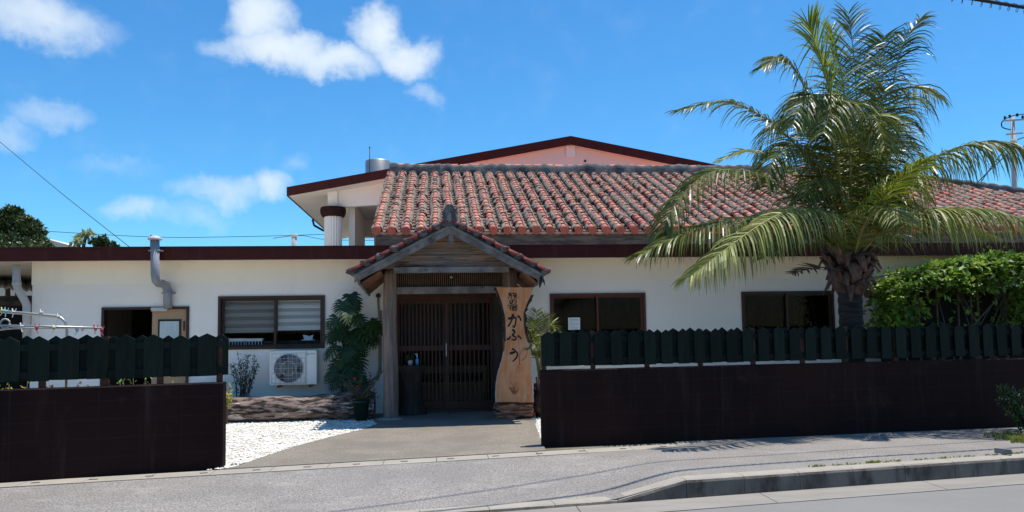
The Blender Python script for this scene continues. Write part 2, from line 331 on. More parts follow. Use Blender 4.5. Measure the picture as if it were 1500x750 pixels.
def rvec(): 
    while True:
        v = Vector((U(-1, 1), U(-1, 1), U(-1, 1)))
        if .05 < v.length < 1: return v
# ================================================================== GROUND
def K(x): return 7.46+.143*(x-2.45)                      # kerb line
def B(x): return 8.53+.226*(x+4.45) if x < 1.34 else 9.81+.073*(x-1.34)   # front of the boundary walls
d1, d2 = G(310, 689.5), G(980, 651); dm = (d2.y-d1.y)/(d2.x-d1.x)
def DR(x): return d1.y+dm*(x-d1.x)                        # back edge of the drain strip
g = MB(); g.quad((-600, -300, -.26), (600, -300, -.26), (600, 900, -.26), (-600, 900, -.26)); kind(g.build('ground', M['farsoil'], origin=(0, 0, -.26)), 'structure')
def smooth(t): t = max(0, min(1, t)); return t*t*(3-2*t)
def PZ(x, y):                                             # pavement height: dropped along the driveway
    drop = 1-smooth((x-1.45)/1.15)
    return -.15*drop*(1-smooth((y-K(x))/2.0)) + .004*noise.noise(Vector((x*.9, y*.9, 0)))
pv = MB(); nx, ny = 260, 22; x0, x1 = -12, 14
for i in range(nx+1):
    x = lerp(x0, x1, i/nx)
    for j in range(ny+1):
        y = lerp(K(x)+.02, B(x)+.2 if x > 3 else min(DR(x)-.27, 99), j/ny); pv.v.append(Vector((x, y, PZ(x, y))))
for i in range(nx):
    for j in range(ny): a = i*(ny+1)+j; pv.f.append([a, a+ny+1, a+ny+2, a+1]); pv.m.append(0); pv.sm.append(True)
kind(pv.build('pavement', M['asphalt'], origin=(0, 0, 0)), 'structure')
rd = MB()
for i in range(40):
    xa, xb = lerp(-60, 60, i/40), lerp(-60, 60, (i+1)/40)
    rd.quad((xa, K(xa)+.05, -.185), (xb, K(xb)+.05, -.185), (xb, K(xb)-14, -.185), (xa, K(xa)-14, -.185))
kind(rd.build('road', M['road'], origin=(0, 0, -.185)), 'structure')
gt = MB()
x = -12.
while x < 16:
    xb = x+1.9; c = .004
    gt.prism([(x+c, K(x)-.42, -.178), (xb-c, K(xb)-.42, -.178), (xb-c, K(xb)+.0, -.172), (x+c, K(x)+.0, -.172)], (0, 0, -.05)); x = xb
kind(gt.build('gutter', M['gutterm'], origin=(0, 0, -.18)), 'structure')
# kerb stones
kb = MB()
def kerbstone(xa, xb, za, zb, w_=.17):
    n = 6; prof = [(0.0, -.3), (.0, None, -.035), (.012, None, -.012), (.035, None, 0), (w_, None, 0), (w_, -.3)]
    rings = []
    for i in range(n+1):
        t = i/n; x = lerp(xa+.0025, xb-.0025, t); z = lerp(za, zb, t)
        rings.append([Vector((x-.14*p[0], K(x)+p[0]-.0, p[1] if len(p) == 2 else z+p[2]+.004*noise.noise(Vector((x*7, p[0]*30, 2))))) for p in prof])
    k = len(kb.v); m = len(prof)
    for r in rings: kb.v += r
    for i in range(n):
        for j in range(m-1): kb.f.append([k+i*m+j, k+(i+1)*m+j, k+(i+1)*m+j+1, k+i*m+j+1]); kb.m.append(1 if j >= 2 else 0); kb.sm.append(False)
    kb.f.append([k+j for j in range(m)]); kb.f.append([k+n*m+j for j in range(m)][::-1]); kb.m += [0, 0]; kb.sm += [False, False]
x = 2.42
while x < 16: kerbstone(x, x+.62, 0.008, 0.008); x += .62
kerbstone(1.72, 2.42, -.135, .008)
x = 1.72
while x > -12: kerbstone(x-.62, x, -.138, -.138); x -= .62
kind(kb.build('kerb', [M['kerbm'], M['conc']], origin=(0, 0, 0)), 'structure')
# drain strip with slots
dr = MB(); dk = MB(); x = -9.
while x < 3.3:
    xb = min(x+.6, 3.4); c = .003
    dr.prism([(x+c, DR(x)-.29, .004), (xb-c, DR(xb)-.29, .004), (xb-c, DR(xb), .004), (x+c, DR(x), .004)], (0, 0, -.12)); x += .6
kind(dr.build('drain_cover', M['conc'], origin=(0, 0, 0)), 'structure')
x = G(373, 691).x
for k in range(-6, 11):
    xx = x+k*.53; yy = DR(xx)-.15
    if xx < 3.1: dk.beam((xx-.04, yy-.04*dm, .003), (xx+.04, yy+.04*dm, .003), .03, .008)
kind(dk.build('drain_slot', M['black'], origin=(0, 0, 0)), 'structure')
yd = MB(); P = []
for i in range(30):
    xa, xb = lerp(-14, 20, i/30), lerp(-14, 20, (i+1)/30)
    f = lambda q: (B(q)+.06 if q > 3 or q < -2.4 else DR(q)-.01)
    yd.quad((xa, f(xa), -.012), (xb, f(xb), -.012), (xb, 40, -.012), (xa, 40, -.012))
kind(yd.build('yard', M['soil'], origin=(0, 0, 0)), 'structure')
pa = [G(330, 687), G(350, 683), G(392, 668), G(430, 655.5), G(480, 642), G(530, 630), G(552, 622), Vector((-1.06, 13.3, 0)), Vector((-1.08, 14.25, 0)), Vector((1.5, 14.25, 0)), Vector((1.62, 12.6, 0)), G(784, 622), G(793, 654)]
pa[0].y = DR(pa[0].x)+.003; pa[-1].y = DR(pa[-1].x)+.003
mb = MB(); top = [Vector((p.x, p.y, .012)) for p in pa]; mb.prism(top, (0, 0, -.05)); kind(mb.build('entrance_path', M['path'], origin=(0, 0, 0)), 'structure')
gb = MB(); gb.quad((-6.9, 8.6, .0), (4, 10.3, .0), (4, 14.2, .0), (-6.9, 14.2, .0)); kind(gb.build('gravel_bed', M['coralbed'], origin=(0, 0, 0)), 'structure')
import mathutils.geometry as mg
def inpoly(x, y, poly):
    c = False; n = len(poly)
    for i in range(n):
        a, b = poly[i], poly[i-1]
        if (a.y > y) != (b.y > y) and x < (b.x-a.x)*(y-a.y)/(b.y-a.y)+a.x: c = not c
    return c
ch = MB(); cnt = 0
while cnt < 9000:
    x, y = U(-3.6, 2.6), U(8.9, 13.9)
    if x > -.8 and x < 1.3: continue
    if x < -2.5 and y < B(x)+.2: continue
    if x > 1.3 and y < B(x)+.2: continue
    if y < DR(x)+.02 or inpoly(x, y, pa) or (x > -2.5 and y < DR(x)+.02): continue
    r = U(.012, .03); cnt += 1; rot = Matrix.Rotation(U(0, 6.28), 3, 'Z') @ Matrix.Rotation(U(-.5, .5), 3, 'X')
    a, b, h = r*U(.8, 1.5), r*U(.5, .9), r*U(.3, .55)
    vs = [Vector((x, y, .006))+rot @ Vector(q) for q in ((a, 0, 0), (0, b, 0), (-a, b*U(-.3, .3), 0), (0, -b, 0), (a*.3, 0, h), (-a*.35, 0, h*U(.6, 1)))]
    ch.add(vs, [(0, 1, 4), (1, 2, 5), (1, 5, 4), (2, 3, 5), (3, 4, 5), (3, 0, 4)])
kind(ch.build('coral_gravel', M['coral'], origin=(0, 0, 0)), 'stuff')

# ================================================================== FLAT-ROOFED WING
FY = 14.23
wing = thing('guesthouse_wing', (2, FY, 0), 'long low white flat-roofed building with dark red roof edge behind the dark walls', 'building')
holes = [(-5.82, -4.34, .05, 1.98), (-3.845, -1.98, 1.20, 2.152), (-.78, 1.13, .03, 2.16), (2.115, 3.933, 1.15, 2.135), (5.80, 7.64, 1.15, 2.133), (8.75, 10.5, 1.0, 2.0)]
def holed_wall(mb, x0, x1, z0, z1, ya, yb, holes, mi=0):
    xs = sorted({x0, x1, *[h[0] for h in holes], *[h[1] for h in holes]})
    for a, b in zip(xs, xs[1:]):
        zs = [z0]; hs_ = [h for h in holes if h[0] < (a+b)/2 < h[1]]
        if hs_:
            h = hs_[0]
            if h[2] > z0: mb.box((a, ya, z0), (b, yb, h[2]), mi)
            if h[3] < z1: mb.box((a, ya, h[3]), (b, yb, z1), mi)
        else: mb.box((a, ya, z0), (b, yb, z1), mi)
mb = MB(); holed_wall(mb, -6.99, 14.5, -.1, 2.788, FY, FY+.16, holes)
mb.box((-6.985, FY+.16, -.1), (-6.84, 21, 2.788)); mb.box((14.3, FY+.16, -.1), (14.5, 21, 2.788)); mb.box((-6.99, 20.9, -.1), (14.5, 21.1, 2.788))
mb.build('wall', M['plaster'], wing)
mb = MB(); mb.box((-7.0, FY-.012, 2.385), (14.5, FY-.001, 2.789)); mb.build('wall_band', M['bounce_cream'], wing)
mb = MB(); mb.box((-12.2, 13.72, 2.79), (15, 21.6, 2.965)); mb.build('roof_slab', M['uwhite'], wing)
mb = MB(); mb.box((-12.25, 13.67, 2.755), (15.05, 13.717, 2.975)); mb.box((-12.25, 13.655, 2.967), (15.05, 13.8, 2.990)); mb.build('fascia', M['maroon'], wing)
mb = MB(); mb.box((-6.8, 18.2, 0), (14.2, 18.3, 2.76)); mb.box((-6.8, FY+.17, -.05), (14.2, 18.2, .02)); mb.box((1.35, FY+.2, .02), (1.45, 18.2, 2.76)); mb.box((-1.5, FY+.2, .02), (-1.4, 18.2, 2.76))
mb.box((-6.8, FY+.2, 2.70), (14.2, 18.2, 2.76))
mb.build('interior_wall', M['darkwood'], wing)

def window(h, fm, split=.5, name='window', y=FY+.02):
    x0, x1, _, z1 = h; z0 = h[2]; fw = .045
    fr = MB()
    fr.box((x0, FY-.025, z0), (x0+fw, y+.10, z1)); fr.box((x1-fw, FY-.025, z0), (x1, y+.10, z1))
    fr.box((x0+fw, FY-.028, z1-fw), (x1-fw, y+.10, z1)); fr.box((x0+fw, FY-.03, z0), (x1-fw, y+.10, z0+fw))
    o = fr.build(name, fm, wing)
    xm = lerp(x0, x1, split)
    for (a, b, yy) in ((x0+fw, xm+.025, y+.05), (xm-.025, x1-fw, y)):
        s = MB(); q = .042
        s.box((a, yy, z0+fw), (a+q, yy+.03, z1-fw)); s.box((b-q, yy, z0+fw), (b, yy+.03, z1-fw)); s.box((a+q, yy, z0+fw), (b-q, yy+.03, z0+fw+.035)); s.box((a+q, yy, z1-fw-.04), (b-q, yy+.03, z1-fw))
        so = s.build('sash', fm, o) if False else s.build('sash', fm, wing)
        gl = MB(); gl.box((a+q, yy+.012, z0+fw+.035), (b-q, yy+.018, z1-fw-.04)); gl.build('glass', M['glass'], so)
    return o
window(holes[1], M['frame'], .53); window(holes[3], M['framer'], .5); window(holes[4], M['frame'], .5); window(holes[5], M['frame'], .5)
# blinds in the left window
def blind(a, b, z0, z1, m, m2, y=FY+.15):
    s = MB(); n = 9
    for i in range(n):
        t0, t1 = i/n, (i+1)/n; za, zb = lerp(z1, z0, t0), lerp(z1, z0, t1)
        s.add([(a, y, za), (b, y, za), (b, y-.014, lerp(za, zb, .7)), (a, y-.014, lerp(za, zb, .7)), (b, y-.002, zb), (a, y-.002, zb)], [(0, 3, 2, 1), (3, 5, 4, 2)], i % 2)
    s.box((a, y-.02, z0-.02), (b, y, z0)); s.build('blind', [m, m2], wing)
a = holes[1]; xm = lerp(a[0], a[1], .53)
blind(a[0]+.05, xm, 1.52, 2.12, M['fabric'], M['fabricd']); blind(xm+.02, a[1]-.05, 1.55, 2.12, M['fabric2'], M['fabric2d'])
# sliding door at the left end with a sheet of beige board and a small frosted window
h = holes[0]; s = MB(); q = .045
s.box((h[0], FY-.03, 0), (h[0]+q, FY+.12, h[3])); s.box((h[1]-q, FY-.03, 0), (h[1], FY+.12, h[3])); s.box((h[0]+q, FY-.03, h[3]-q), (h[1]-q, FY+.12, h[3]))
s.build('door_frame', M['frame'], wing)
xs = W(222, 470, FY).x
s = MB(); s.box((xs, FY+.03, .05), (h[1]-q, FY+.07, h[3]-q)); pd = s.build('door_panel', mat('tan_door_panel', (.42, .27, .16), (.38, .245, .15), 2, .6), wing)
wx0, wx1 = W(231, 470, FY).x, W(265, 470, FY).x; wz = W(231, 468, FY).z
s = MB(); s.box((wx0, FY+.015, 1.2), (wx1, FY+.029, wz)); s.build('pane_frame', M['frame'], pd)
s = MB(); s.box((wx0+.035, FY+.004, 1.24), (wx1-.035, FY+.0145, wz-.035)); s.build('frosted_pane', mat('frosted_glass', (.50, .58, .58), (.38, .46, .46), 3, .3, stretch=(3, 1, .3)), pd)
s = MB(); s.box((xs, FY-.06, W(0, 459, FY).z+.0), (xs+.28, FY-.0, W(0, 459, FY).z+.07), bev=.01); s.build('wall_light', mat('dull_white_plastic', (.5, .48, .44), rough=.5), wing)
s = MB(); s.box((W(268, 480, FY).x, FY+.01, 1.55), (W(270, 480, FY).x, FY+.029, 1.72)); s.build('handle', M['frame'], pd)
# entrance doors: frame, two lattice sliding doors
h = holes[2]; s = MB()
s.box((h[0]-.03, FY-.05, 0.014), (h[0]+.06, FY+.17, h[3]+.02)); s.box((h[1]-.06, FY-.05, .014), (h[1]+.03, FY+.17, h[3]+.02)); s.box((h[0]+.06, FY-.05, h[3]-.1), (h[1]-.06, FY+.17, h[3]+.02)); s.box((h[0]+.06, FY-.05, .013), (h[1]-.06, FY+.17, .06))
s.build('entrance_frame', M['doorwood'], wing)
def lattice_door(a, b, yy, nb):
    z0, z1 = .06, h[3]-.1; s = MB(); q = .07; zr = W(690, 509, FY).z
    s.box((a, yy, z0), (a+q, yy+.035, z1)); s.box((b-q, yy, z0), (b, yy+.035, z1)); s.box((a+q, yy, z0), (b-q, yy+.035, z0+.14)); s.box((a+q, yy, z1-.08), (b-q, yy+.035, z1)); s.box((a+q, yy, zr-.045), (b-q, yy+.035, zr+.045))
    o = s.build('lattice_door', M['doorwood'], wing)
    s = MB()
    for i in range(nb):
        x = lerp(a+q, b-q, (i+.5)/nb); s.box((x-.012, yy+.004, z0+.14), (x+.012, yy+.02, zr-.045)); s.box((x-.012, yy+.004, zr+.045), (x+.012, yy+.02, z1-.08))
    s.build('lattice', M['doorwood'], o)
    s = MB(); s.box((a+q, yy+.024, z0+.14), (b-q, yy+.03, z1-.08)); s.build('glass', M['doorglass'], o)
    return o
xm = W(656, 520, FY).x
lattice_door(h[0]+.06, xm+.03, FY+.09, 12); od = lattice_door(xm-.05, h[1]-.06, FY+.03, 9)
s = MB(); s.box((xm-.035, FY+.018, W(653, 522, FY).z), (xm-.02, FY+.03, W(653, 503, FY).z)); s.build('pull', M['steel'], od)
# curtain behind the door: folds
s = MB(); n = 60; z0, z1 = 1.2, 2.05
for i in range(n+1):
    x = lerp(h[0]+.15, h[1]-.35, i/n); y = FY+.3+.02*math.sin(i*1.9)+.01*math.sin(i*.7)
    s.v += [Vector((x, y, z0)), Vector((x, y, z1))]
for i in range(n): s.f.append([2*i, 2*i+2, 2*i+3, 2*i+1]); s.m.append(0); s.sm.append(True)
s.build('curtain', mat('grey_curtain', (.03, .03, .032), rough=.9), wing)

# ================================================================== TILED ROOF
EYY, RYY = 15.2, 20.5
ez = W(750, 339, EYY).z; rz_ = W(800, 256, RYY).z; XL = W(552, 340, EYY).x
PITCH = .285
def proj(p):
    q = RM.transposed() @ (Vector(p)-EYE); return (750+F*q.x/-q.z, 375+SH-F*q.y/-q.z)
XR = 8.
for k in range(200):
    XR = 3+k*.05; best = None
    for t in range(0, 101):
        p = proj((XR+5.3*t/100, RYY-5.3*t/100, lerp(rz_, ez, t/100)+.1))
        if p[0] >= 1500: best = p; break
    if best and best[1] < 283: break
slope = (rz_-ez)/(RYY-EYY); SL = math.hypot(1, slope); dn = Vector((0, -1/SL, -slope/SL)); un = Vector((0, -slope/SL, 1/SL))
th = thing('tiled_roof_house', (2, 16, 0), 'old low house with weathered red clay tile roof rising behind the flat roof', 'house')
s = MB(); s.box((XL+.12, 15.55, 2.95), (XR+5, 25, ez-.02)); s.build('wall', M['darkwood'], th)
s = MB(); s.box((XL-.02, EYY+.06, 2.99), (XR+5.3, EYY+.12, ez-.05)); s.build('eave_board', mat('black_stained_board', (.085, .072, .065), (.03, .027, .027), 4, .85, .7, 30, stretch=(.6, 1, 3)), th)
s = MB(); X2 = XR+5.3
s.add([(XL-.08, EYY, ez-.03), (X2, EYY, ez-.03), (XR, RYY, rz_-.03), (XL-.08, RYY, rz_-.03), (XL-.08, RYY*2-EYY, ez-.03), (X2, RYY*2-EYY, ez-.03)], [(0, 1, 2, 3), (1, 5, 2), (3, 2, 5, 4), (0, 3, 4), (0, 4, 5, 1)])
s.m[2] = 1; s.m[1] = 1
s.build('roof_deck', [M['ridge'], M['tile']], th)
cv, pn = MB(), MB(); caps = MB()
ncol = int((X2-XL)/PITCH)+1; LT = .235
def cover(mb, p, d, u, r0, r1, ln, mi, n=7, arc=math.pi):
    sd_ = d.cross(u).normalized(); rows = []
    for (dist, r) in ((0, r0), (ln, r1)):
        rows.append([p+d*dist+sd_*(math.cos(math.pi*k/n)*r)+u*(math.sin(math.pi*k/n)*r) for k in range(n+1)])
    k0 = len(mb.v)
    for r in rows: mb.v += r
    m = n+1
    for k in range(n): mb.f.append([k0+k, k0+k+1, k0+m+k+1, k0+m+k]); mb.m.append(mi); mb.sm.append(True)
    # lower lip
    k1 = len(mb.v); q = .82
    mb.v += [p+d*ln+sd_*(math.cos(math.pi*k/n)*r1*q)+u*(math.sin(math.pi*k/n)*r1*q) for k in range(n+1)]
    for k in range(n): mb.f.append([k0+m+k, k0+m+k+1, k1+k+1, k1+k]); mb.m.append(mi); mb.sm.append(False)
for c in range(ncol):
    x = XL+c*PITCH; ytop = RYY-.05 if x < XR else RYY-(x-XR); total = (ytop-EYY)*SL
    if total < .2: continue
    n = int(total/LT)+1; wob = U(-.012, .012)
    for i in range(n):
        # i = 0 at the eave
        d0 = min((i+1)*LT, total+.1); p = Vector((x+wob*math.sin(i*.9), EYY, ez))-dn*d0
        p += un*(.03+U(-.006, .006))
        cover(cv, p, dn, un, .066, .086+U(-.004, .004), LT+.03, 0)
        if random.random() < .2:      # mortar smeared over the crown
            ln = U(.05, .16); cover(cv, p+dn*U(-.02, .03)+un*.002, dn, un, .088+U(-.004, .006), .094+U(-.004, .008), ln, 1, n=6)
        for sg, cov in ((-1, .75), (1, .92)):      # mortar packed along the sides, the crown left bare
            if random.random() > cov: continue
            st_ = U(-.02, .04); ln = U(.17, .25); top_ = U(48, 68)
            rows = []
            for dist in (0, ln*.5, ln):
                for k in range(5):
                    an = R_(-14+(top_+14)*k/4); r_ = lerp(.108, .091, k/4)+U(-.006, .006)
                    rows.append(p+dn*(st_+dist)+Vector((sg*math.cos(an)*r_*1.12, 0, 0))+un*(math.sin(an)*r_))
            k0 = len(cv.v); cv.v += rows
            for a_ in (0, 1):
                for k in range(4): cv.f.append([k0+a_*5+k, k0+a_*5+k+1, k0+a_*5+6+k, k0+a_*5+5+k]); cv.m.append(1); cv.sm.append(True)
        # pan tile to the right
        w2 = PITCH/2; rows = []
        for dist, dz in ((0, -.012), (LT+.01, .014)):
            rows += [p+dn*dist+Vector((w2+tt*w2*.92, 0, 0))+un*(-.045+dz+.03*tt*tt) for tt in (-1, -.4, .4, 1)]
        k0 = len(pn.v); pn.v += rows; lipv = [v-un*.022 for v in rows[4:]]; pn.v += lipv
        for k in range(3):
            pn.f.append([k0+k, k0+k+1, k0+4+k+1, k0+4+k]); pn.f.append([k0+4+k, k0+4+k+1, k0+8+k+1, k0+8+k]); pn.m += [0, 0]; pn.sm += [False, False]
    # eave end
    p = Vector((x, EYY, ez))+un*.03
    caps.tube([p+dn*.0, p+dn*.055], .082, 14, 0, smooth=False); 
    caps.tube([p+dn*.02-dn*.02-un*.0, p+dn*.0], [.09, .09], 10, 0)
    lip = [p+dn*.02+Vector((PITCH/2+tt*PITCH/2*.85, 0, 0))-un*(.05+.03*(1-tt*tt)) for tt in (-1, -.5, 0, .5, 1)]
    caps.prism(lip+[v+un*.035 for v in reversed(lip)], dn*.03, 1)
cv.build('cover_tile', [M['tile'], M['mortar']], th); pn.build('pan_tile', M['pan'], th); caps.build('eave_tile', [M['tile_new'], M['pan']], th)
# ridge: lumpy mortared band
def ridge_band(name, a, b, hw, hh, bump=PITCH):
    a, b = Vector(a), Vector(b); L_ = (b-a).length; d = (b-a)/L_; up = Vector((0, 0, 1)); sd_ = d.cross(up).normalized(); n = int(L_/.045); s = MB(); m = 9
    for i in range(n+1):
        t = i/n*L_; c = a+d*t; sc = .028*abs(math.sin(math.pi*t/bump))
        for k in range(m):
            an = math.pi*(k/(m-1)); cx, cz = math.cos(an), math.sin(an)
            q = Vector((t*3, k*.5, 0)); nz = 1+.18*noise.noise(q)
            s.v.append(c+sd_*(hw*(abs(cx)**.6)*(1 if cx > 0 else -1)*nz)+up*((hh+sc)*(cz**.6)*nz - (.12 if k in (0, m-1) else 0)))
    for i in range(n):
        for k in range(m-1): s.f.append([i*m+k, i*m+k+1, (i+1)*m+k+1, (i+1)*m+k]); s.m.append(0); s.sm.append(True)
    s.f.append([k for k in range(m)]); s.f.append([n*m+k for k in range(m)][::-1]); s.m += [0, 0]; s.sm += [False]*2
    s.build(name, M['ridge'], th)
ridge_band('ridge', (XL-.05, RYY, rz_-.02), (XR+.1, RYY, rz_-.02), .17, .27)
ridge_band('hip_ridge', (XR+.05, RYY-.1, rz_), (X2, EYY, ez+.02), .12, .17)
s = MB()
for i in range(int((XR-XL)/PITCH)):       # ends of the ridge tiles showing red on top
    x = XL+.1+i*PITCH; cover(s, Vector((x, RYY, rz_+.225+U(-.01, .01))), Vector((1, 0, 0)), Vector((0, 0, 1)), .05, .06, .23, 0)
s.build('ridge_tile', [M['tile']], th)

# ================================================================== UPPER HOUSE BEHIND
YG = 22.5
A, P0 = W(836, 199, YG), W(420, 274, YG); PR = Vector((2*A.x-P0.x, YG, P0.z)); D = 11; T = .26
uh = thing('two_storey_house', (A.x, 24, 0), 'taller house behind with peach gable, dark red verge and open corner veranda', 'house')
s = MB()
def slab(mb, a, b, t, y0, y1, mi=0): mb.prism([(a.x, y0, a.z), (b.x, y0, b.z), (b.x, y0, b.z-t), (a.x, y0, a.z-t)], (0, y1-y0, 0), mi)
Ain = A-Vector((0, 0, .012)); slab(s, P0-Vector((-.05, 0, .02)), Ain, T-.03, YG+.06, YG+D); slab(s, Ain, PR-Vector((.05, 0, .02)), T-.03, YG+.06, YG+D)
s.build('roof', M['uwhite'], uh)
s = MB(); slab(s, P0, A, T, YG, YG+.055); slab(s, A, PR, T, YG, YG+.055)
s.prism([(P0.x, YG+.055, P0.z), (P0.x, YG+D, P0.z), (P0.x, YG+D, P0.z-T), (P0.x, YG+.055, P0.z-T)], (.045, 0, 0))
s.build('verge_board', M['maroon'], uh)
YW = YG+.22; xs = W(592, 250, YW).x; gz = lambda x: (lerp(P0.z, A.z, (x-P0.x)/(A.x-P0.x)) if x < A.x else lerp(A.z, PR.z, (x-A.x)/(PR.x-A.x)))-T+.01
s = MB(); s.prism([(xs, YW, 2.9), (xs, YW, gz(xs)), (A.x, YW, gz(A.x)), (PR.x-.7, YW, gz(PR.x-.7)), (PR.x-.7, YW, 2.9)], (0, .2, 0)); s.build('gable_wall', M['peach'], uh)
c0, c1 = W(829, 214, YW), W(842, 231, YW); s = MB(); s.box((c0.x, YW-.06, c1.z), (c1.x, YW-.001, c0.z)); s.build('gable_vent', M['uwhite'], uh)
c0 = W(857, 236, YW); s = MB(); s.tube([c0+Vector((0, -.03, 0)), c0], .035, 10); s.build('pipe_hole', M['black'], uh)
YC = YG+.75; cc = W(488, 340, YC); cx = cc.x; zc0, zc1 = W(488, 304, YC).z, W(488, 318, YC).z; rad = (W(501, 340, YC).x-W(475, 340, YC).x)/2
s = MB(); prof = []; ring = 40
k0 = 0
for z in (2.9, zc1):
    for k in range(ring): r = rad*(1 if k % 2 else .93); s.v.append(Vector((cx+r*math.cos(2*math.pi*k/ring), YC+r*math.sin(2*math.pi*k/ring), z)))
for k in range(ring): s.f.append([k, (k+1) % ring, ring+(k+1) % ring, ring+k]); s.m.append(0); s.sm.append(False)
s.build('column', M['uwhite'], uh)
s = MB(); s.lathe((cx, YC, 0), [(rad*1.25, zc1-.001), (rad*1.45, lerp(zc1, zc0, .4)), (rad*1.48, lerp(zc1, zc0, .75)), (rad*1.35, zc0)], 24, smooth=False); s.build('column_capital', mat('capital_paint', (.030, .011, .010), (.05, .018, .015), 12, .85, .8, 20, spec=.1), uh)
s = MB(); q = rad*.55; s.box((cx-q, YC-q, zc0), (cx+q, YC+q, gz(cx)+.02)); s.build('column_stub', M['uwhite'], uh)
zb = W(560, 298, YC).z; x9 = W(600, 270, YC).x
s = MB(); s.prism([(cx+q, YC-.08, W(503, 304, YC).z), (cx+q, YC-.08, gz(cx+q)), (x9, YC-.08, gz(x9)), (x9, YC-.08, zb)], (0, .22, 0)); s.build('veranda_beam', M['uwhite'], uh)
s = MB(); zz = zb+.05; s.box((cx+.1, YC+.2, zz), (xs+1, YG+D-1, zz+.15)); s.build('veranda_ceiling', M['uwhite'], uh)
s = MB(); yb = YG+4.5; xa, xb = W(522, 355, yb).x, W(548, 355, yb).x; zo = W(530, 347, yb).z
s.box((cx+.35, yb, 2.9), (xa, yb+.2, zz)); s.box((xa, yb, zo), (xb+2.2, yb+.2, zz)); s.box((xb, yb, 2.9), (xb+2.2, yb+.2, zo))
s.box((cx+.42, YC+.35, 2.9), (cx+.6, yb, zz)); s.build('veranda_wall', M['uwhite'], uh)
s = MB(); s.box((cx-.1, YG+.9, .0), (PR.x-1, YG+D, 2.9)); s.build('lower_storey', M['uwhite'], uh)
p = W(461, 325, YG+.5); s = MB(); s.tube([W(458, 322, YG+2), W(460, 330, YG+2.2), W(474, 338, YG+2.6)], .035, 6); s.build('gutter_pipe', M['maroon'], uh)

# water tank + aerial on that roof
YT = 25.5; a, b = W(535, 236, YT), W(572, 236, YT); r = (b.x-a.x)/2; cx2 = (a.x+b.x)/2; zt = a.z
zb_ = gz(cx2)+T-.1
wt = thing('water_tank', (cx2, YT, zb_), 'round stainless steel water tank on the left slope of the roof behind', 'water tank')
s = MB(); s.lathe((cx2, YT, 0), [(r, zb_), (r, zb_+.3), (r*1.02, zb_+.32), (r, zb_+.34), (r, zt-.02), (r*.95, zt), (r*.3, zt+.03), (.05, zt+.035)], 32); s.build('tank_body', M['steel'], wt)
s = MB(); s.lathe((cx2, YT, 0), [(r*.28, zt+.028), (r*.28, zt+.06), (.02, zt+.065)], 18); s.build('tank_lid', M['steel'], wt)
p0, p1 = W(541, 236, 25), W(541.5, 217, 25)
ae = MB(); ae.tube([Vector((p0.x, 25, gz(p0.x)+T-.1)), p1], .012, 6); ae.lathe((p1.x, 25, p1.z), [(.02, 0), (.02, .05)], 6)
tag(ae.build('lightning_rod', M['cable']), 'thin dark upright rod beside the steel tank on the rear roof', 'rod')
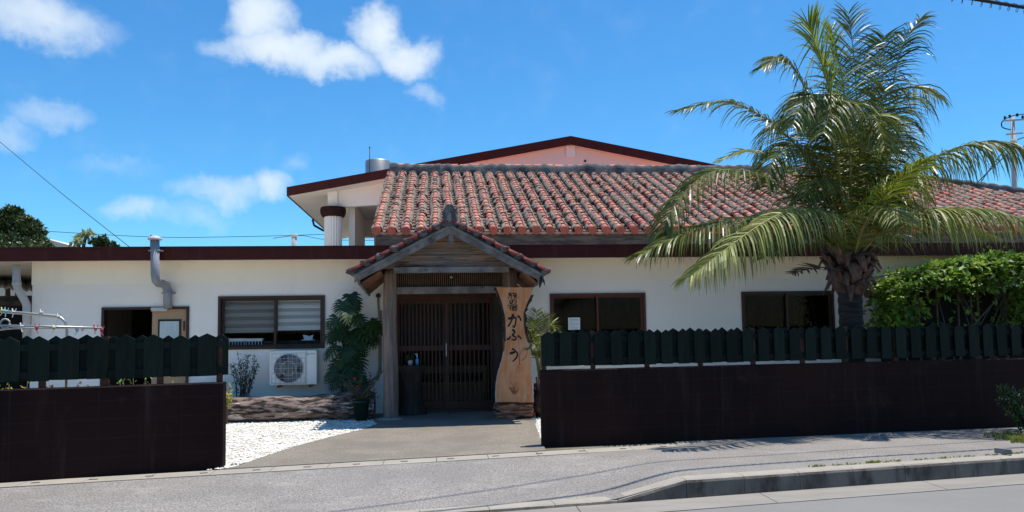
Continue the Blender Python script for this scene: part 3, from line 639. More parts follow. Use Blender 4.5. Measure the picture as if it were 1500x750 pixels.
# ================================================================== ENTRANCE PORCH
YF, YP = 12.35, 13.3
po = thing('entrance_porch', (0, YP, 0), 'weathered timber entrance porch with small tiled gable roof over the lattice doors', 'porch')
ap = W(659, 329, YF); lf = W(519, 402, YF); rt = W(796, 402, YF)
def barge(a, b, name, dy=0, t=.13, dz=0):
    s = MB(); off = Vector((0, dy, dz)); a = a+off; b = b+off
    s.prism([a, b, b-Vector((0, 0, t)), a-Vector((0, 0, t*1.15))], (0, .05, 0)); s.build(name, M['greywood'], po)
barge(ap, lf, 'bargeboard'); barge(ap, rt, 'bargeboard')
barge(ap, lf, 'bargeboard_trim', -.025, .045, .0); barge(ap, rt, 'bargeboard_trim', -.025, .045, .0)
RB = 14.95
for sgn, e in ((-1, lf), (1, rt)):
    s = MB(); a1 = ap+Vector((0, .055, -.01)); e1 = e+Vector((0, .055, -.01)); t = .05
    s.add([a1, e1, e1+Vector((0, RB-YF, 0)), a1+Vector((0, RB-YF, 0)), a1-Vector((0, 0, t)), e1-Vector((0, 0, t)), e1+Vector((0, RB-YF, -t)), a1+Vector((0, RB-YF, -t))],
          [(0, 1, 2, 3), (4, 7, 6, 5), (0, 4, 5, 1), (1, 5, 6, 2), (2, 6, 7, 3), (3, 7, 4, 0)])
    s.build('roof_board', M['soffwood'], po)
    # hanging eave plank on the side, deeper towards the house
    pz = W(539, 434, 14.15).z if sgn < 0 else W(768, 428, 14.15).z
    xi = e.x-sgn*.05
    s = MB(); s.prism([(xi, YF+.03, e.z-.04), (xi, YF+.03, e.z-.15), (xi-sgn*.02, 14.1, pz), (xi-sgn*.02, 14.1, e.z-.05)], (-sgn*.035, 0, 0)); s.build('eave_plank', M['greywood'], po)
    s = MB(); xo = xi-sgn*.04; xin = (W(562, 410, YP).x-.0) if sgn < 0 else W(760, 410, YP).x
    s.add([(xo, YF+.1, e.z-.13), (xo, 14.1, pz+.03), (xin, 14.1, e.z+.02), (xin, YF+.1, e.z+.06)], [(0, 1, 2, 3)]); s.add([(xo, YF+.1, e.z-.115), (xo, 14.1, pz+.045), (xin, 14.1, e.z+.035), (xin, YF+.1, e.z+.075)], [(0, 3, 2, 1)])
    s.build('eave_soffit', M['soffwood'], po)
    # tiles
    d = (e-ap).normalized(); u = Vector((0, 0, 1)); u = (u-d*u.dot(d)).normalized(); Ls = (e-ap).length
    ct, mt = MB(), MB()
    for c in range(9):
        y = YF-.02+c*.27; n = 7; ln = (Ls+.06)/n
        for i in range(n):
            p = Vector((ap.x, y, ap.z))+d*(i*ln)+u*(.055+U(-.004, .004))
            if sgn > 0 and c == 0: p += Vector((U(-.01, .01), U(-.01, .01), 0))
            cover(ct, p, d, u, .05, .066, ln+.02, 0)
            q = p+d*(ln-.02)
            vs, fs = blob(q+u*.012-d*.03, (.078, .07, .05), 6, 8, .4, 9, i*3+c); 
            if c == 0 or random.random() < .6: ct.add(vs, fs, 3 if c == 0 else 1, True)
    for c in range(8):
        y = YF+.1+c*.27
        ct.add([Vector((ap.x, y-.1, ap.z))+u*.03, Vector((ap.x, y+.15, ap.z))+u*.03, Vector((e.x, y+.15, e.z))+u*.03, Vector((e.x, y-.1, e.z))+u*.03], [(0, 1, 2, 3)], 2)
    # front packing of mortar between board and tile
    n = 26; s2 = []
    for i in range(n+1):
        t = i/n; c_ = ap+d*(Ls*t)+Vector((0, .02, 0)); hh = .035+.028*abs(math.sin(t*math.pi*6))+U(-.004, .004)
        s2.append((c_+u*.0, c_+u*hh, c_+u*hh+Vector((0, .12, 0))))
    k0 = len(ct.v)
    for r_ in s2: ct.v += list(r_)
    for i in range(n):
        for k in (0, 1): ct.f.append([k0+3*i+k, k0+3*i+3+k, k0+3*i+4+k, k0+3*i+1+k]); ct.m.append(3); ct.sm.append(True)
    ct.build('porch_tile', [M['tile_new'] if True else 0, M['mortar'], M['pan'], M['ridge']], po)
s = MB(); s.tube([Vector((ap.x, YF-.02, ap.z+.06)), Vector((ap.x, RB, ap.z+.06))], .10, 12, jit=.06); s.build('porch_ridge', M['ridge'], po)
# ridge-end stone
pts = [(647, 331), (648, 318), (649.5, 308), (652, 302.5), (656, 299.5), (660.5, 299.5), (664.5, 302.5), (667, 308), (668.5, 318), (669.5, 331)]
s = MB(); s.prism([W(a, b, YF-.06) for a, b in pts], (0, .16, 0)); s.build('ridge_end_stone', M['ridge'], po)
s = MB(); s.prism([W(a, b, YF-.063) for a, b in [(654, 322), (655, 314), (658, 310), (661, 314), (661.5, 322), (658, 326)]], (0, .02, 0)); s.build('stone_face', M['mortar'], po)
# gable boards
gy = YF+.3; nb = 6; zt0, zt1 = W(660, 393, gy).z, W(660, 334, gy).z; xl, xr = W(556, 393, gy).x, W(764, 393, gy).x; xc = W(660, 334, gy).x
s = MB()
for i in range(nb):
    za, zb = lerp(zt0, zt1, i/nb)+.005, lerp(zt0, zt1, (i+1)/nb)-.004; ta, tb = i/nb, (i+1)/nb
    s.prism([(lerp(xl, xc, ta), gy+U(0, .008), za), (lerp(xr, xc, ta), gy, za), (lerp(xr, xc, tb), gy, zb), (lerp(xl, xc, tb), gy, zb)], (0, .03, 0))
s.build('gable_boards', M['boardwood'], po)
s = MB(); c = W(661, 345, YF+.05); s.box((c.x-.04, YF+.03, c.z-.14), (c.x+.04, YF+.1, c.z+.05)); s.build('ridge_beam_end', M['greywood'], po)
s = MB(); a, b = W(577, 392, gy), W(745, 398.5, gy); s.box((a.x, gy-.05, b.z), (b.x, gy+.08, a.z)); s.build('tie_beam', M['greywood'], po); gy = YP
z0, z1 = W(650, 421, gy).z, W(650, 398, gy).z; a, b = W(582, 410, gy).x, W(737, 410, gy).x
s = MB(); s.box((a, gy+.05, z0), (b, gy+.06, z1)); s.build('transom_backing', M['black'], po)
s = MB(); n = 52
for i in range(n): x = lerp(a+.02, b-.02, i/(n-1)); s.box((x-.008, gy, z0), (x+.008, gy+.02, z1))
s.box((a, gy-.012, z1-.02), (b, gy+.018, z1-.001)); s.box((b-.02, gy-.013, z0), (b+.02, gy+.03, z1))
s.build('transom_lattice', mat('lattice_wood', (.17, .11, .075), (.1, .07, .05), 6, .8), po)
c = W(661, 406, gy-.02); s = MB(); s.box((c.x-.02, gy-.025, c.z-.02), (c.x+.02, gy-.002, c.z+.02), bev=.006); s.build('door_lamp', M['pvcw'], po)
s = MB(); a, b = W(579, 421, gy), W(760, 429, gy); s.box((a.x, gy-.06, b.z), (b.x, gy+.08, a.z)); s.build('lintel', M['greywood'], po)
def logpost(x0, x1, ytop, ybot, yy, nm='post'):
    c = W((x0+x1)/2, ytop, yy); r = (W(x1, 500, yy).x-W(x0, 500, yy).x)/2; zt = c.z; xx = W((x0+x1)/2, 500, yy).x; s = MB(); n = 24
    pts = []; rs = []; m = 20; k0 = 0
    for i in range(m+1):
        t = i/m; z = lerp(0.0, zt, t)
        for k in range(n):
            th_ = 2*math.pi*k/n; dx, dy = math.cos(th_), math.sin(th_)
            rr = r*(1.04+.12*(1-t)**2)*(1+.05*noise.noise(Vector((dx*1.5, dy*1.5, z*.8)))+.035*noise.noise(Vector((dx*6, dy*6, z*1.1))))
            s.v.append(Vector((xx+dx*rr+.01*math.sin(z*3), yy+dy*rr, z)))
    for i in range(m):
        for k in range(n): s.f.append([i*n+k, i*n+(k+1) % n, (i+1)*n+(k+1) % n, (i+1)*n+k]); s.m.append(0); s.sm.append(True)
    s.f.append([m*n+k for k in range(n)]); s.m.append(0); s.sm.append(False)
    s.build(nm, M['postwood'], po)
logpost(562, 582, 394, 612, YP); logpost(738, 758, 394, 612, YP)
s = MB(); x = W(571, 612, YP).x; vs, fs = blob((x, YP, .0), (.26, .2, .05), 8, 16, .12, 3, 5); s.add(vs, fs, 0, True); x = W(748, 612, YP).x; vs, fs = blob((x, YP, .0), (.2, .2, .05), 8, 16, .12, 3, 9); s.add(vs, fs, 0, True)
s.build('post_footing', M['conc'], po)
for x_ in (567, 753):
    q = W(x_, 410, YP).x; s = MB(); s.box((q-.05, YP+.1, lf.z-.05), (q+.05, FY-.01, lf.z+.06)); s.build('side_beam', M['darkwood'], po)
s = MB(); pxa, pxb = W(722, 500, 14.1).x, W(738, 500, 14.1).x; s.box((pxa, 14.0, .01), (pxb+.1, 14.15, 2.35)); s.build('jamb_post', M['darkwood'], po)

# dark ornament hanging at the right eave
ho = MB(); p = W(793, 402, YF-.03)
ho.tube([p, p+Vector((0, 0, -.03))], .006, 6)
for a, b in (((792, 405), (790.5, 421)), ((794, 405), (798, 418))):
    q0, q1 = W(*a, YF-.04), W(*b, YF-.04); ho.tube([q0, lerp(q0, q1, .5)+Vector((.008, 0, 0)), q1], [.012, .026, .012], 7, flat=.5)
tag(ho.build('hanging_ornament', M['cable']), 'pair of small black pendants hanging from the right corner of the porch roof', 'ornament')

# ================================================================== SIGN
YS = 12.82
blk = [(727, 591), (735, 590), (752, 592), (770, 590), (780, 592), (783, 600), (781, 610), (783, 616), (760, 617), (730, 617), (726, 606)]
s = MB(); c0 = W(755, 604, YS+.1); hw = (W(783, 604, YS).x-W(727, 604, YS).x)/2
n = 30; m = 9; zt = W(755, 591, YS).z
for i in range(m+1):
    z = lerp(0.0, zt, i/m)
    for k in range(n):
        t = 2*math.pi*k/n; cx_, sy_ = math.cos(t), math.sin(t)
        sq = (abs(cx_)**4+abs(sy_)**4)**-.25
        q = 1+.22*noise.noise(Vector((cx_*2, sy_*2, z*7)))+.12*noise.noise(Vector((cx_*6, sy_*6, z*22)))
        s.v.append(Vector((c0.x+cx_*sq*hw*q, YS+.16+sy_*sq*.17*q, z)))
for i in range(m):
    for k in range(n): s.f.append([i*n+k, i*n+(k+1) % n, (i+1)*n+(k+1) % n, (i+1)*n+k]); s.m.append(0); s.sm.append(False)
s.f.append([m*n+k for k in range(n)]); s.m.append(0); s.sm.append(False)
tag(s.build('wooden_block', M['blockwood']), 'rough reddish driftwood block carrying the tall name board', 'wooden block')
lefte = [(726, 421), (730, 431), (735, 446), (739, 464), (740, 482), (740, 500), (739, 514), (735, 530), (730, 546), (727, 566), (727, 589)]
righte = [(781, 421), (778, 432), (772, 444), (767, 458), (767, 474), (769, 488), (773, 502), (777, 516), (778, 532), (778, 552), (780, 572), (780, 589)]
def P2(l, y): return [W(a, b, y) for a, b in l]
base = W(753, 590, YS)
sb = thing('name_board', (base.x, YS, base.z), 'tall live-edge pale wood slab with black Japanese writing standing at the porch', 'sign')
s = MB(); s.prism(P2(lefte+righte[::-1], YS), (0, .06, 0)); s.build('slab', M['signwood'], sb)
def edge(pts, off, y): 
    s = MB(); n = len(pts)
    for i in range(n-1):
        a, b = pts[i], pts[i+1]; k = 6
        for j in range(k):
            t0, t1 = j/k, (j+1)/k; pa_, pb_ = [lerp(a[q], b[q], t0) for q in (0, 1)], [lerp(a[q], b[q], t1) for q in (0, 1)]
            o0 = off*(1+.5*noise.noise(Vector((pa_[1]*.31, 0, off)))*2); o0b = off*(1+.5*noise.noise(Vector((pb_[1]*.31, 0, off)))*2)
            s.prism([W(pa_[0]-off*.3, pa_[1], y), W(pb_[0]-off*.3, pb_[1], y), W(pb_[0]+o0b, pb_[1], y), W(pa_[0]+o0, pa_[1], y)], (0, .05, 0))
    return s
edge(lefte[:6], -2.6, YS-.004).build('bark_edge', M['bark'], sb); edge(righte[1:7], 4.2, YS+.004).build('bark_edge', M['bark'], sb)
edge(righte[6:], 1.5, YS+.006).build('sapwood_edge', M['pvcw'], sb); edge(lefte[6:], -1.2, YS+.006).build('sapwood_edge', M['pvcw'], sb)
ZO = (690, 400, 3.264)
ink = []
def stroke(s, pts, wd, y=YS-.004, taper=True):            # pts in the enlarged picture of the board
    P = [((ZO[0]+a/ZO[2]), (ZO[1]+b/ZO[2])) for a, b in pts]; Q = []
    n = len(P)
    for i in range(n-1):                                    # Catmull-Rom
        p0, p1, p2, p3 = P[max(i-1, 0)], P[i], P[i+1], P[min(i+2, n-1)]
        for k in range(6):
            t = k/6; Q.append(tuple(.5*((2*p1[c])+(-p0[c]+p2[c])*t+(2*p0[c]-5*p1[c]+4*p2[c]-p3[c])*t*t+(-p0[c]+3*p1[c]-3*p2[c]+p3[c])*t**3) for c in (0, 1)))
    Q.append(P[-1]); m = len(Q); Lf, Rt = [], []
    for i, q in enumerate(Q):
        a, b = Q[max(i-1, 0)], Q[min(i+1, m-1)]; dx, dy = b[0]-a[0], b[1]-a[1]; l = math.hypot(dx, dy) or 1
        t = i/(m-1); ww = wd/ZO[2]*(.75+.25*math.cos(t*6.28*1.0))*(1 if not taper else (min(1, .55+t*3) * (1-.72*t**3)))
        Lf.append(W(q[0]-dy/l*ww/2, q[1]+dx/l*ww/2, y)); Rt.append(W(q[0]+dy/l*ww/2, q[1]-dx/l*ww/2, y))
    for i in range(m-1): s.prism([Lf[i], Lf[i+1], Rt[i+1], Rt[i]], (0, .005, 0))
def glyph(name, box, strokes, wd):
    x0, y0, x1, y1 = box; s = MB()
    for i, st in enumerate(strokes): stroke(s, [(lerp(x0, x1, a), lerp(y0, y1, b)) for a, b in st], wd, YS-.004-.0006*i)
    s.build(name, M['ink'], sb)
glyph('character', (174, 195, 240, 262), [[(.03, .36), (.3, .30), (.56, .27), (.62, .42), (.58, .7), (.48, .95), (.34, .84)], [(.42, .0), (.34, .35), (.2, .68), (.02, .92)], [(.74, .14), (.9, .28), (.99, .5)]], 15)
glyph('character', (172, 270, 240, 324), [[(.36, .02), (.52, .14), (.56, .26), (.42, .34)], [(.46, .36), (.42, .52), (.62, .70), (.58, .92), (.30, .86)], [(.0, .80), (.12, .86), (.26, .58)], [(.74, .56), (.9, .66), (1., .84)]], 15)
glyph('character', (184, 362, 224, 424), [[(.3, .0), (.56, .08), (.72, .18)], [(.0, .38), (.4, .30), (.78, .24), (.96, .42), (.82, .7), (.34, 1.)]], 15)
# three small characters, drawn stroke by stroke
glyph('character', (176, 92, 222, 124), [[(.22, .0), (.26, .16)], [(.02, .24), (.46, .2)], [(.2, .26), (.16, .6), (.02, .96)], [(.18, .46), (.4, .44), (.38, .8), (.28, .94)], [(.6, .02), (.5, .26)], [(.52, .2), (.98, .14)], [(.66, .4), (.54, .56)], [(.92, .32), (.6, .48)], [(.7, .46), (.68, .96)], [(.72, .5), (.98, .98)], [(.92, .5), (.74, .7)]], 7.5)
glyph('character', (182, 126, 220, 148), [[(.5, .12), (.42, .6), (.22, .9), (.06, .6), (.2, .25), (.55, .08), (.88, .3), (.85, .7), (.6, .95)]], 8)
glyph('character', (178, 149, 222, 180), [[(.5, .0), (.52, .12)], [(.06, .3), (.1, .16), (.92, .14), (.88, .32)], [(.34, .3), (.2, .5), (.04, .64)], [(.22, .46), (.22, .98)], [(.42, .36), (.96, .34)], [(.66, .36), (.6, .5)], [(.46, .52), (.46, .98)], [(.46, .52), (.9, .5), (.88, .98)], [(.48, .74), (.86, .73)], [(.48, .95), (.86, .94)]], 6.5)
s = MB(); stroke(s, [(234, 440), (231, 415), (234, 385), (250, 362), (266, 364), (268, 385), (255, 408), (240, 418)], 4, YS-.003, False); s.build('grain_mark', M['knot'], sb)
s = MB()
for st in [[(180, 545), (192, 560), (205, 578), (222, 568), (232, 545)], [(190, 548), (200, 575), (215, 576), (222, 548)], [(205, 575), (200, 540), (192, 522)], [(207, 575), (208, 540), (214, 518)], [(188, 548), (200, 552), (224, 548)], [(196, 562), (206, 566), (218, 560)]]: stroke(s, st, 5, YS-.003-.0005*len(s.v)/3000)
stroke(s, [(196, 562), (206, 570), (216, 562)], 16, YS-.0025); s.build('knot', M['knot'], sb)
s = MB(); stroke(s, [(219, 594), (221, 616)], 2.5, YS-.002); s.build('crack', M['bark'], sb)

# ================================================================== LOG, AC, PLANTS BY THE WALL
YL = 13.52
s = MB(); n = 44; xa, xb = -4.3, W(549, 595, YL).x; m = 200
for i in range(m+1):
    t = i/m; x = lerp(xa, xb, t); cz = .22+.02*math.sin(t*9); r = .225+.02*math.sin(t*7+1)+.02*math.sin(t*15)
    if t > .97: r *= 1-.15*(t-.97)/.03
    for k in range(n):
        a = 2*math.pi*k/n; c_, s_ = math.cos(a), math.sin(a)
        q = 1+.12*noise.noise(Vector((x*1.5, c_*1.2, s_*1.2)))+.10*noise.noise(Vector((x*4, c_*4, s_*4)))-.11*abs(noise.noise(Vector((x*2.6+c_*2, c_*7, s_*7))))-.06*abs(noise.noise(Vector((x*7, c_*16, s_*16))))
        s.v.append(Vector((x, YL+c_*r*q, max(.0, cz+s_*r*q))))
for i in range(m):
    for k in range(n): s.f.append([i*n+k, i*n+(k+1) % n, (i+1)*n+(k+1) % n, (i+1)*n+k]); s.m.append(0); s.sm.append(True)
s.f.append([k for k in range(n)]); s.f.append([m*n+k for k in range(n)][::-1]); s.m += [0, 0]; s.sm += [False]*2
tag(s.build('log', M['log']), 'long weathered driftwood log lying on white gravel along the house wall', 'log')

c0, c1 = W(395, 514, FY-.36), W(464, 563, FY-.36); ya = FY-.36
ac = thing('air_conditioner', ((c0.x+c1.x)/2, ya+.15, c1.z), 'white outdoor air conditioning unit with round fan grille mounted under the blind window', 'air conditioner')
s = MB(); s.box((c0.x, ya, c1.z), (c1.x, ya+.29, c0.z), bev=.012); s.build('casing', M['acbody'], ac)
g0, g1 = W(398.5, 518, ya), W(447, 561, ya); cx_ = (g0.x+g1.x)/2; cz_ = (g0.z+g1.z)/2; rr = (g0.z-g1.z)/2*.97
s = MB(); s.lathe((0, 0, 0), [(rr, 0), (rr, .02), (.02, .021)], 36); 
s.v = [Vector((cx_+v.x, ya-.003-v.z*.2, cz_+v.y)) for v in s.v]; s.build('fan_opening', M['acdark'], ac)
s = MB()
for k in range(3):
    for j in range(8):
        a0 = k*2.094+j*.2; a1 = a0+.2; r1 = rr*.92
        s.prism([(cx_+r_*math.cos(a_), ya-.010-.002*j/8, cz_+r_*math.sin(a_)) for r_, a_ in ((rr*.2, a0), (r1, a0+.15), (r1, a1+.15), (rr*.2, a1))], (0, .002, 0))
s.tube([(cx_, ya-.018, cz_), (cx_, ya-.006, cz_)], rr*.24, 20); s.build('fan', mat('fan_grey', (.11, .12, .14), rough=.5), ac)
s = MB()
for k in range(7): z = lerp(g1.z, g0.z, k/6); s.tube([(g0.x, ya-.022, z), (g1.x, ya-.022, z)], .003, 5)
for k in range(9): x = lerp(g0.x, g1.x, k/8); s.tube([(x, ya-.024, g1.z), (x, ya-.024, g0.z)], .003, 5)
for r_ in (.5, .98):
    s.tube([(cx_+rr*r_*math.cos(t/24*6.2832), ya-.02, cz_+rr*r_*math.sin(t/24*6.2832)) for t in range(25)], .005, 5, cap=False)
s.build('grille', M['wire'], ac)
s = MB(); s.box((g1.x+.012, ya-.006, c1.z+.01), (g1.x+.02, ya+.001, c0.z-.01)); s.build('panel_seam', M['pvc'], ac)
q = W(452, 518, ya); s = MB(); s.prism([(q.x-.02, ya-.004, q.z-.02), (q.x+.015, ya-.004, q.z-.02), (q.x-.02, ya-.004, q.z+.018)], (0, .003, 0)); s.build('emblem', mat('emblem_blue', (.05, .25, .5), rough=.4), ac)
s = MB(); s.box((q.x+.028, ya-.004, q.z-.012), (q.x+.115, ya-.0005, q.z+.006)); s.build('nameplate', mat('nameplate_grey', (.35, .36, .38), rough=.5), ac)
s = MB()
for x in (c0.x+.15, c1.x-.12): s = MB(); s.box((x-.02, ya+.0, c1.z-.045), (x+.02, FY-.001, c1.z-.001)); s.build('bracket', M['frame'], ac)

# conduit on the wall left of the porch
s = MB(); y = FY-.04
s.tube([W(554, 434, y), W(554, 442, y), W(556.5, 470, y), W(556, 500, y), W(556, 540, y), W(552, 552, y-.02), W(540, 561, y-.1), W(520, 565, y-.1)], .02, 8)
s.tube([W(558.5, 455, y), W(558.5, 500, y), W(558, 545, y), W(553, 557, y)], .012, 6); vs, fs = blob(W(554, 433, y), (.045, .03, .045), 6, 10, .05); s.add(vs, fs, 1, True)
s.box(W(550, 466, y)-Vector((0, .01, .01)), W(561, 467, y)+Vector((0, .04, .01)), 1)
tag(s.build('conduit', [M['rope'], M['frame']]), 'tan cable conduit running down the white wall beside the porch post', 'conduit')

# items on the window sill
def item(name, px, py0, py1, wpx, yy, m, label, cat, kindf='box'):
    a, b = W(px-wpx/2, py1, yy), W(px+wpx/2, py0, yy); s = MB()
    if kindf == 'basket':
        cx_, w_ = (a.x+b.x)/2, (b.x-a.x)/2
        s.add([(cx_-w_*.9, yy, a.z), (cx_+w_*.9, yy, a.z), (cx_+w_*.9, yy+.15, a.z), (cx_-w_*.9, yy+.15, a.z), (cx_-w_, yy-.01, b.z), (cx_+w_, yy-.01, b.z), (cx_+w_, yy+.16, b.z), (cx_-w_, yy+.16, b.z)], [(0, 1, 2, 3), (0, 4, 5, 1), (1, 5, 6, 2), (2, 6, 7, 3), (3, 7, 4, 0)])
        s.box((cx_-w_*1.05, yy-.02, b.z-.012), (cx_+w_*1.05, yy+.0, b.z+.004))
        for i in range(6): s.box((cx_-w_*.9+w_*1.8*i/5-.004, yy-.016, a.z), (cx_-w_*.9+w_*1.8*i/5+.004, yy-.008, b.z-.012))
    elif kindf == 'tissue':
        zm = lerp(a.z, b.z, .5); s.box((a.x, yy, a.z), (b.x, yy+.12, zm), bev=.006)
        cx_ = (a.x+b.x)/2; k0 = len(s.v); s.add([(cx_-.07, yy+.03, zm), (cx_+.07, yy+.03, zm), (cx_+.09, yy+.06, b.z), (cx_+.02, yy+.05, b.z-.03), (cx_-.03, yy+.05, b.z-.01), (cx_-.1, yy+.06, b.z), (cx_-.07, yy+.1, zm), (cx_+.07, yy+.1, zm)], [(0, 1, 2, 3, 4, 5), (6, 5, 4, 3, 2, 7), (0, 5, 6), (1, 7, 2)])
    else:
        s.lathe(((a.x+b.x)/2, yy+.05, 0), [((b.x-a.x)/2, a.z), ((b.x-a.x)/2, lerp(a.z, b.z, .6)), ((b.x-a.x)/5, lerp(a.z, b.z, .75)), ((b.x-a.x)/5, b.z)], 10)
    tag(s.build(name, m), label, cat)
zs = holes[1][2]+.045
shelf = MB(); shelf.box((-3.8, FY+.17, 1.15), (-2.0, FY+.55, W(0, 506, FY+.18).z)); tag(shelf.build('window_shelf', M['darkwood']), 'dark counter just inside the blind window', 'shelf')
item('basket', 347, 496, 506, 24, FY+.18, M['ceramic'], 'white basket on the left behind the blind window', 'basket', 'basket')
item('basket', 372, 496, 506, 25, FY+.18, M['ceramic'], 'white basket next to the window mullion behind the glass', 'basket', 'basket')
item('tissue_box', 451, 490, 505, 19, FY+.18, M['ceramic'], 'white tissue box with a raised tissue behind the right window pane', 'tissue box', 'tissue')
item('bottle', 417, 499, 506, 4, FY+.18, M['red'] if False else mat('amber_plastic', (.35, .12, .04), rough=.4), 'tiny amber bottle behind the right pane of the blind window', 'bottle', 'b')
# notice in the second window
a, b = W(833.5, 483, FY-.02), W(850.5, 465, FY-.02); s = MB(); s.box((a.x, FY+.052, a.z), (b.x, FY+.058, b.z)); nt_ = s.build('notice', M['paper'])
tag(nt_, 'white printed notice in the left pane of the brown-framed window', 'notice'); s = MB()
zz = b.z-.03
for k in range(9):
    z = b.z-.03-k*.025; s.box((a.x+.02, FY+.0508, z-.004), (b.x-.02-(.08 if k % 3 == 2 else 0), FY+.0515, z+(.006 if k == 0 else .002)))
s.build('printing', mat('print_grey', (.25, .3, .35), rough=.9), nt_)

# stump table, bottle and plant inside the porch
p = W(604, 540, 14.0); x = p.x; zt = W(604, 535, 13.95).z
s = MB(); n = 22
for i, (z, r) in enumerate([(0.012, .26), (.1, .2), (.3, .15), (.5, .15), (zt-.12, .21), (zt-.03, .26), (zt, .25)]):
    for k in range(n): t = 2*math.pi*k/n; q = r*(1+.16*noise.noise(Vector((math.cos(t)*2, math.sin(t)*2, z*2)))); s.v.append(Vector((x+q*math.cos(t), 13.93+q*math.sin(t)*.8, z)))
for i in range(6):
    for k in range(n): s.f.append([i*n+k, i*n+(k+1) % n, (i+1)*n+(k+1) % n, (i+1)*n+k]); s.m.append(0); s.sm.append(True)
s.f.append([6*n+k for k in range(n)]); s.m.append(0); s.sm.append(False)
tag(s.build('stump_table', M['darkwood']), 'dark tree stump used as a table in the shade by the doors', 'table')
q = W(611, 533, 13.9); s = MB(); s.lathe((q.x, 13.9, 0), [(.028, zt+.001), (.03, zt+.1), (.012, zt+.13), (.011, zt+.15)], 12); bo = s.build('pump_bottle', mat('blue_liquid', (.10, .32, .55), rough=.3)); tag(bo, 'blue hand sanitiser pump bottle on the stump table', 'bottle')
s = MB(); s.lathe((q.x, 13.9, 0), [(.014, zt+.15), (.014, zt+.17), (.005, zt+.172), (.005, zt+.195)], 8); s.box((q.x-.035, 13.893, zt+.19), (q.x+.01, 13.907, zt+.202)); s.build('pump', M['ceramic'], bo)
q = W(601, 533, 13.9); pp = thing('small_potted_plant', (q.x, 13.9, zt), 'small leafy plant in a pale pot on the stump table', 'plant')
s = MB(); s.lathe((q.x, 13.9, 0), [(.035, zt+.001), (.045, zt+.09), (.04, zt+.088), (.01, zt+.08)], 12); s.build('pot', M['pvcw'], pp)
s = MB()
for k in range(50): d = rvec(); d.z = abs(d.z)+.3; leafquad(s, Vector((q.x, 13.9, zt+.1))+rvec()*.04, d, rvec(), U(.06, .12), .035)
s.build('foliage', M['leafdk'], pp)
# bench and low screen behind the lattice doors
s = MB(); a, b = W(655, 536, 15.3), W(712, 536, 15.3); z1 = a.z; s.box((a.x-.9, 15.3, .02), (b.x, 15.34, W(0, 573, 15.3).z+.0)); s.box((a.x-.9, 15.28, W(0, 560, 15.3).z), (b.x, 15.36, z1))
s.box((a.x-.9, 15.1, .02), (a.x-.85, 15.6, z1)); s.box((b.x-.05, 15.1, .02), (b.x, 15.6, z1)); s.box((a.x-.9, 15.0, W(0, 573, 15.3).z-.04), (b.x, 15.5, W(0, 573, 15.3).z))
tag(s.build('bench', mat('honey_wood', (.24, .14, .07), (.17, .1, .05), 4, .6)), 'wooden bench seen through the lattice doors of the entrance', 'bench')

# ================================================================== PIPES ON THE LEFT
v = thing('vent_pipe', tuple(W(245, 450, FY-.1)), 'grey plastic vent pipe with domed cap crossing the dark red roof edge', 'pipe')
y1, y2 = 13.565, FY-.1; s = MB(); r = .072
s.tube([W(227, 352, y1), W(227.5, 402, y1), W(228.5, 410, y1), W(232, 414.5, y1+.1), W(238, 415.5, y2-.15), W(243, 418, y2), W(245.5, 426, y2), W(246, 452, y2)], [r]*8, 16)
s.build('pipe', M['pvc'], v)
c = W(227, 350, y1); s = MB(); s.lathe((c.x, c.y, c.z), [(.112, -.02), (.115, .0), (.09, .03), (.05, .05), (.012, .058)], 20); s.build('cap', M['pvcw'], v)
s = MB(); c = W(227, 367, y1); s.tube([c-Vector((0, 0, .012)), c+Vector((0, 0, .012))], .082, 16); s.box((c.x-.11, y1+.0, c.z-.01), (c.x+.11, 13.655, c.z+.01)); s.build('pipe_clamp', M['pvc'], v); s = MB(); c = W(246, 429, y2); s.tube([c-Vector((0, 0, .012)), c+Vector((0, 0, .012))], .082, 16); s.box((c.x-.11, y2, c.z-.01), (c.x+.11, FY-.013, c.z+.01))
s.build('pipe_clamp', M['pvc'], v)
s = MB(); yy = 13.95
s.tube([W(24, 388, yy), W(24.5, 418, yy), W(27, 425, yy), W(36, 440, yy+.1), W(39, 447, yy+.1), W(39, 520, yy+.1)], .062, 14); s.tube([W(24.3, 412, yy), W(24.6, 419, yy)], .07, 14)
tag(s.build('downpipe', M['pvcw']), 'pale downpipe with a bend under the left end of the flat roof', 'pipe')
s = MB(); c = W(431, 360, 15); s.tube([Vector((c.x, 15, 2.9)), W(431, 347, 15)], .05, 10); s.tube([W(431, 347, 15), W(431, 343, 15)], [.065, .06], 10)
tag(s.build('roof_post', M['polec']), 'short grey capped post standing on the flat roof left of the column', 'post')
s = MB(); c = W(221.5, 356, 14.1); s.tube([Vector((c.x, 14.1, 2.96)), W(221.5, 344, 14.1)], .02, 8); tag(s.build('roof_stub', mat('rusty_steel', (.22, .09, .05), rough=.8)), 'thin rusty stub behind the capped vent pipe', 'pipe')
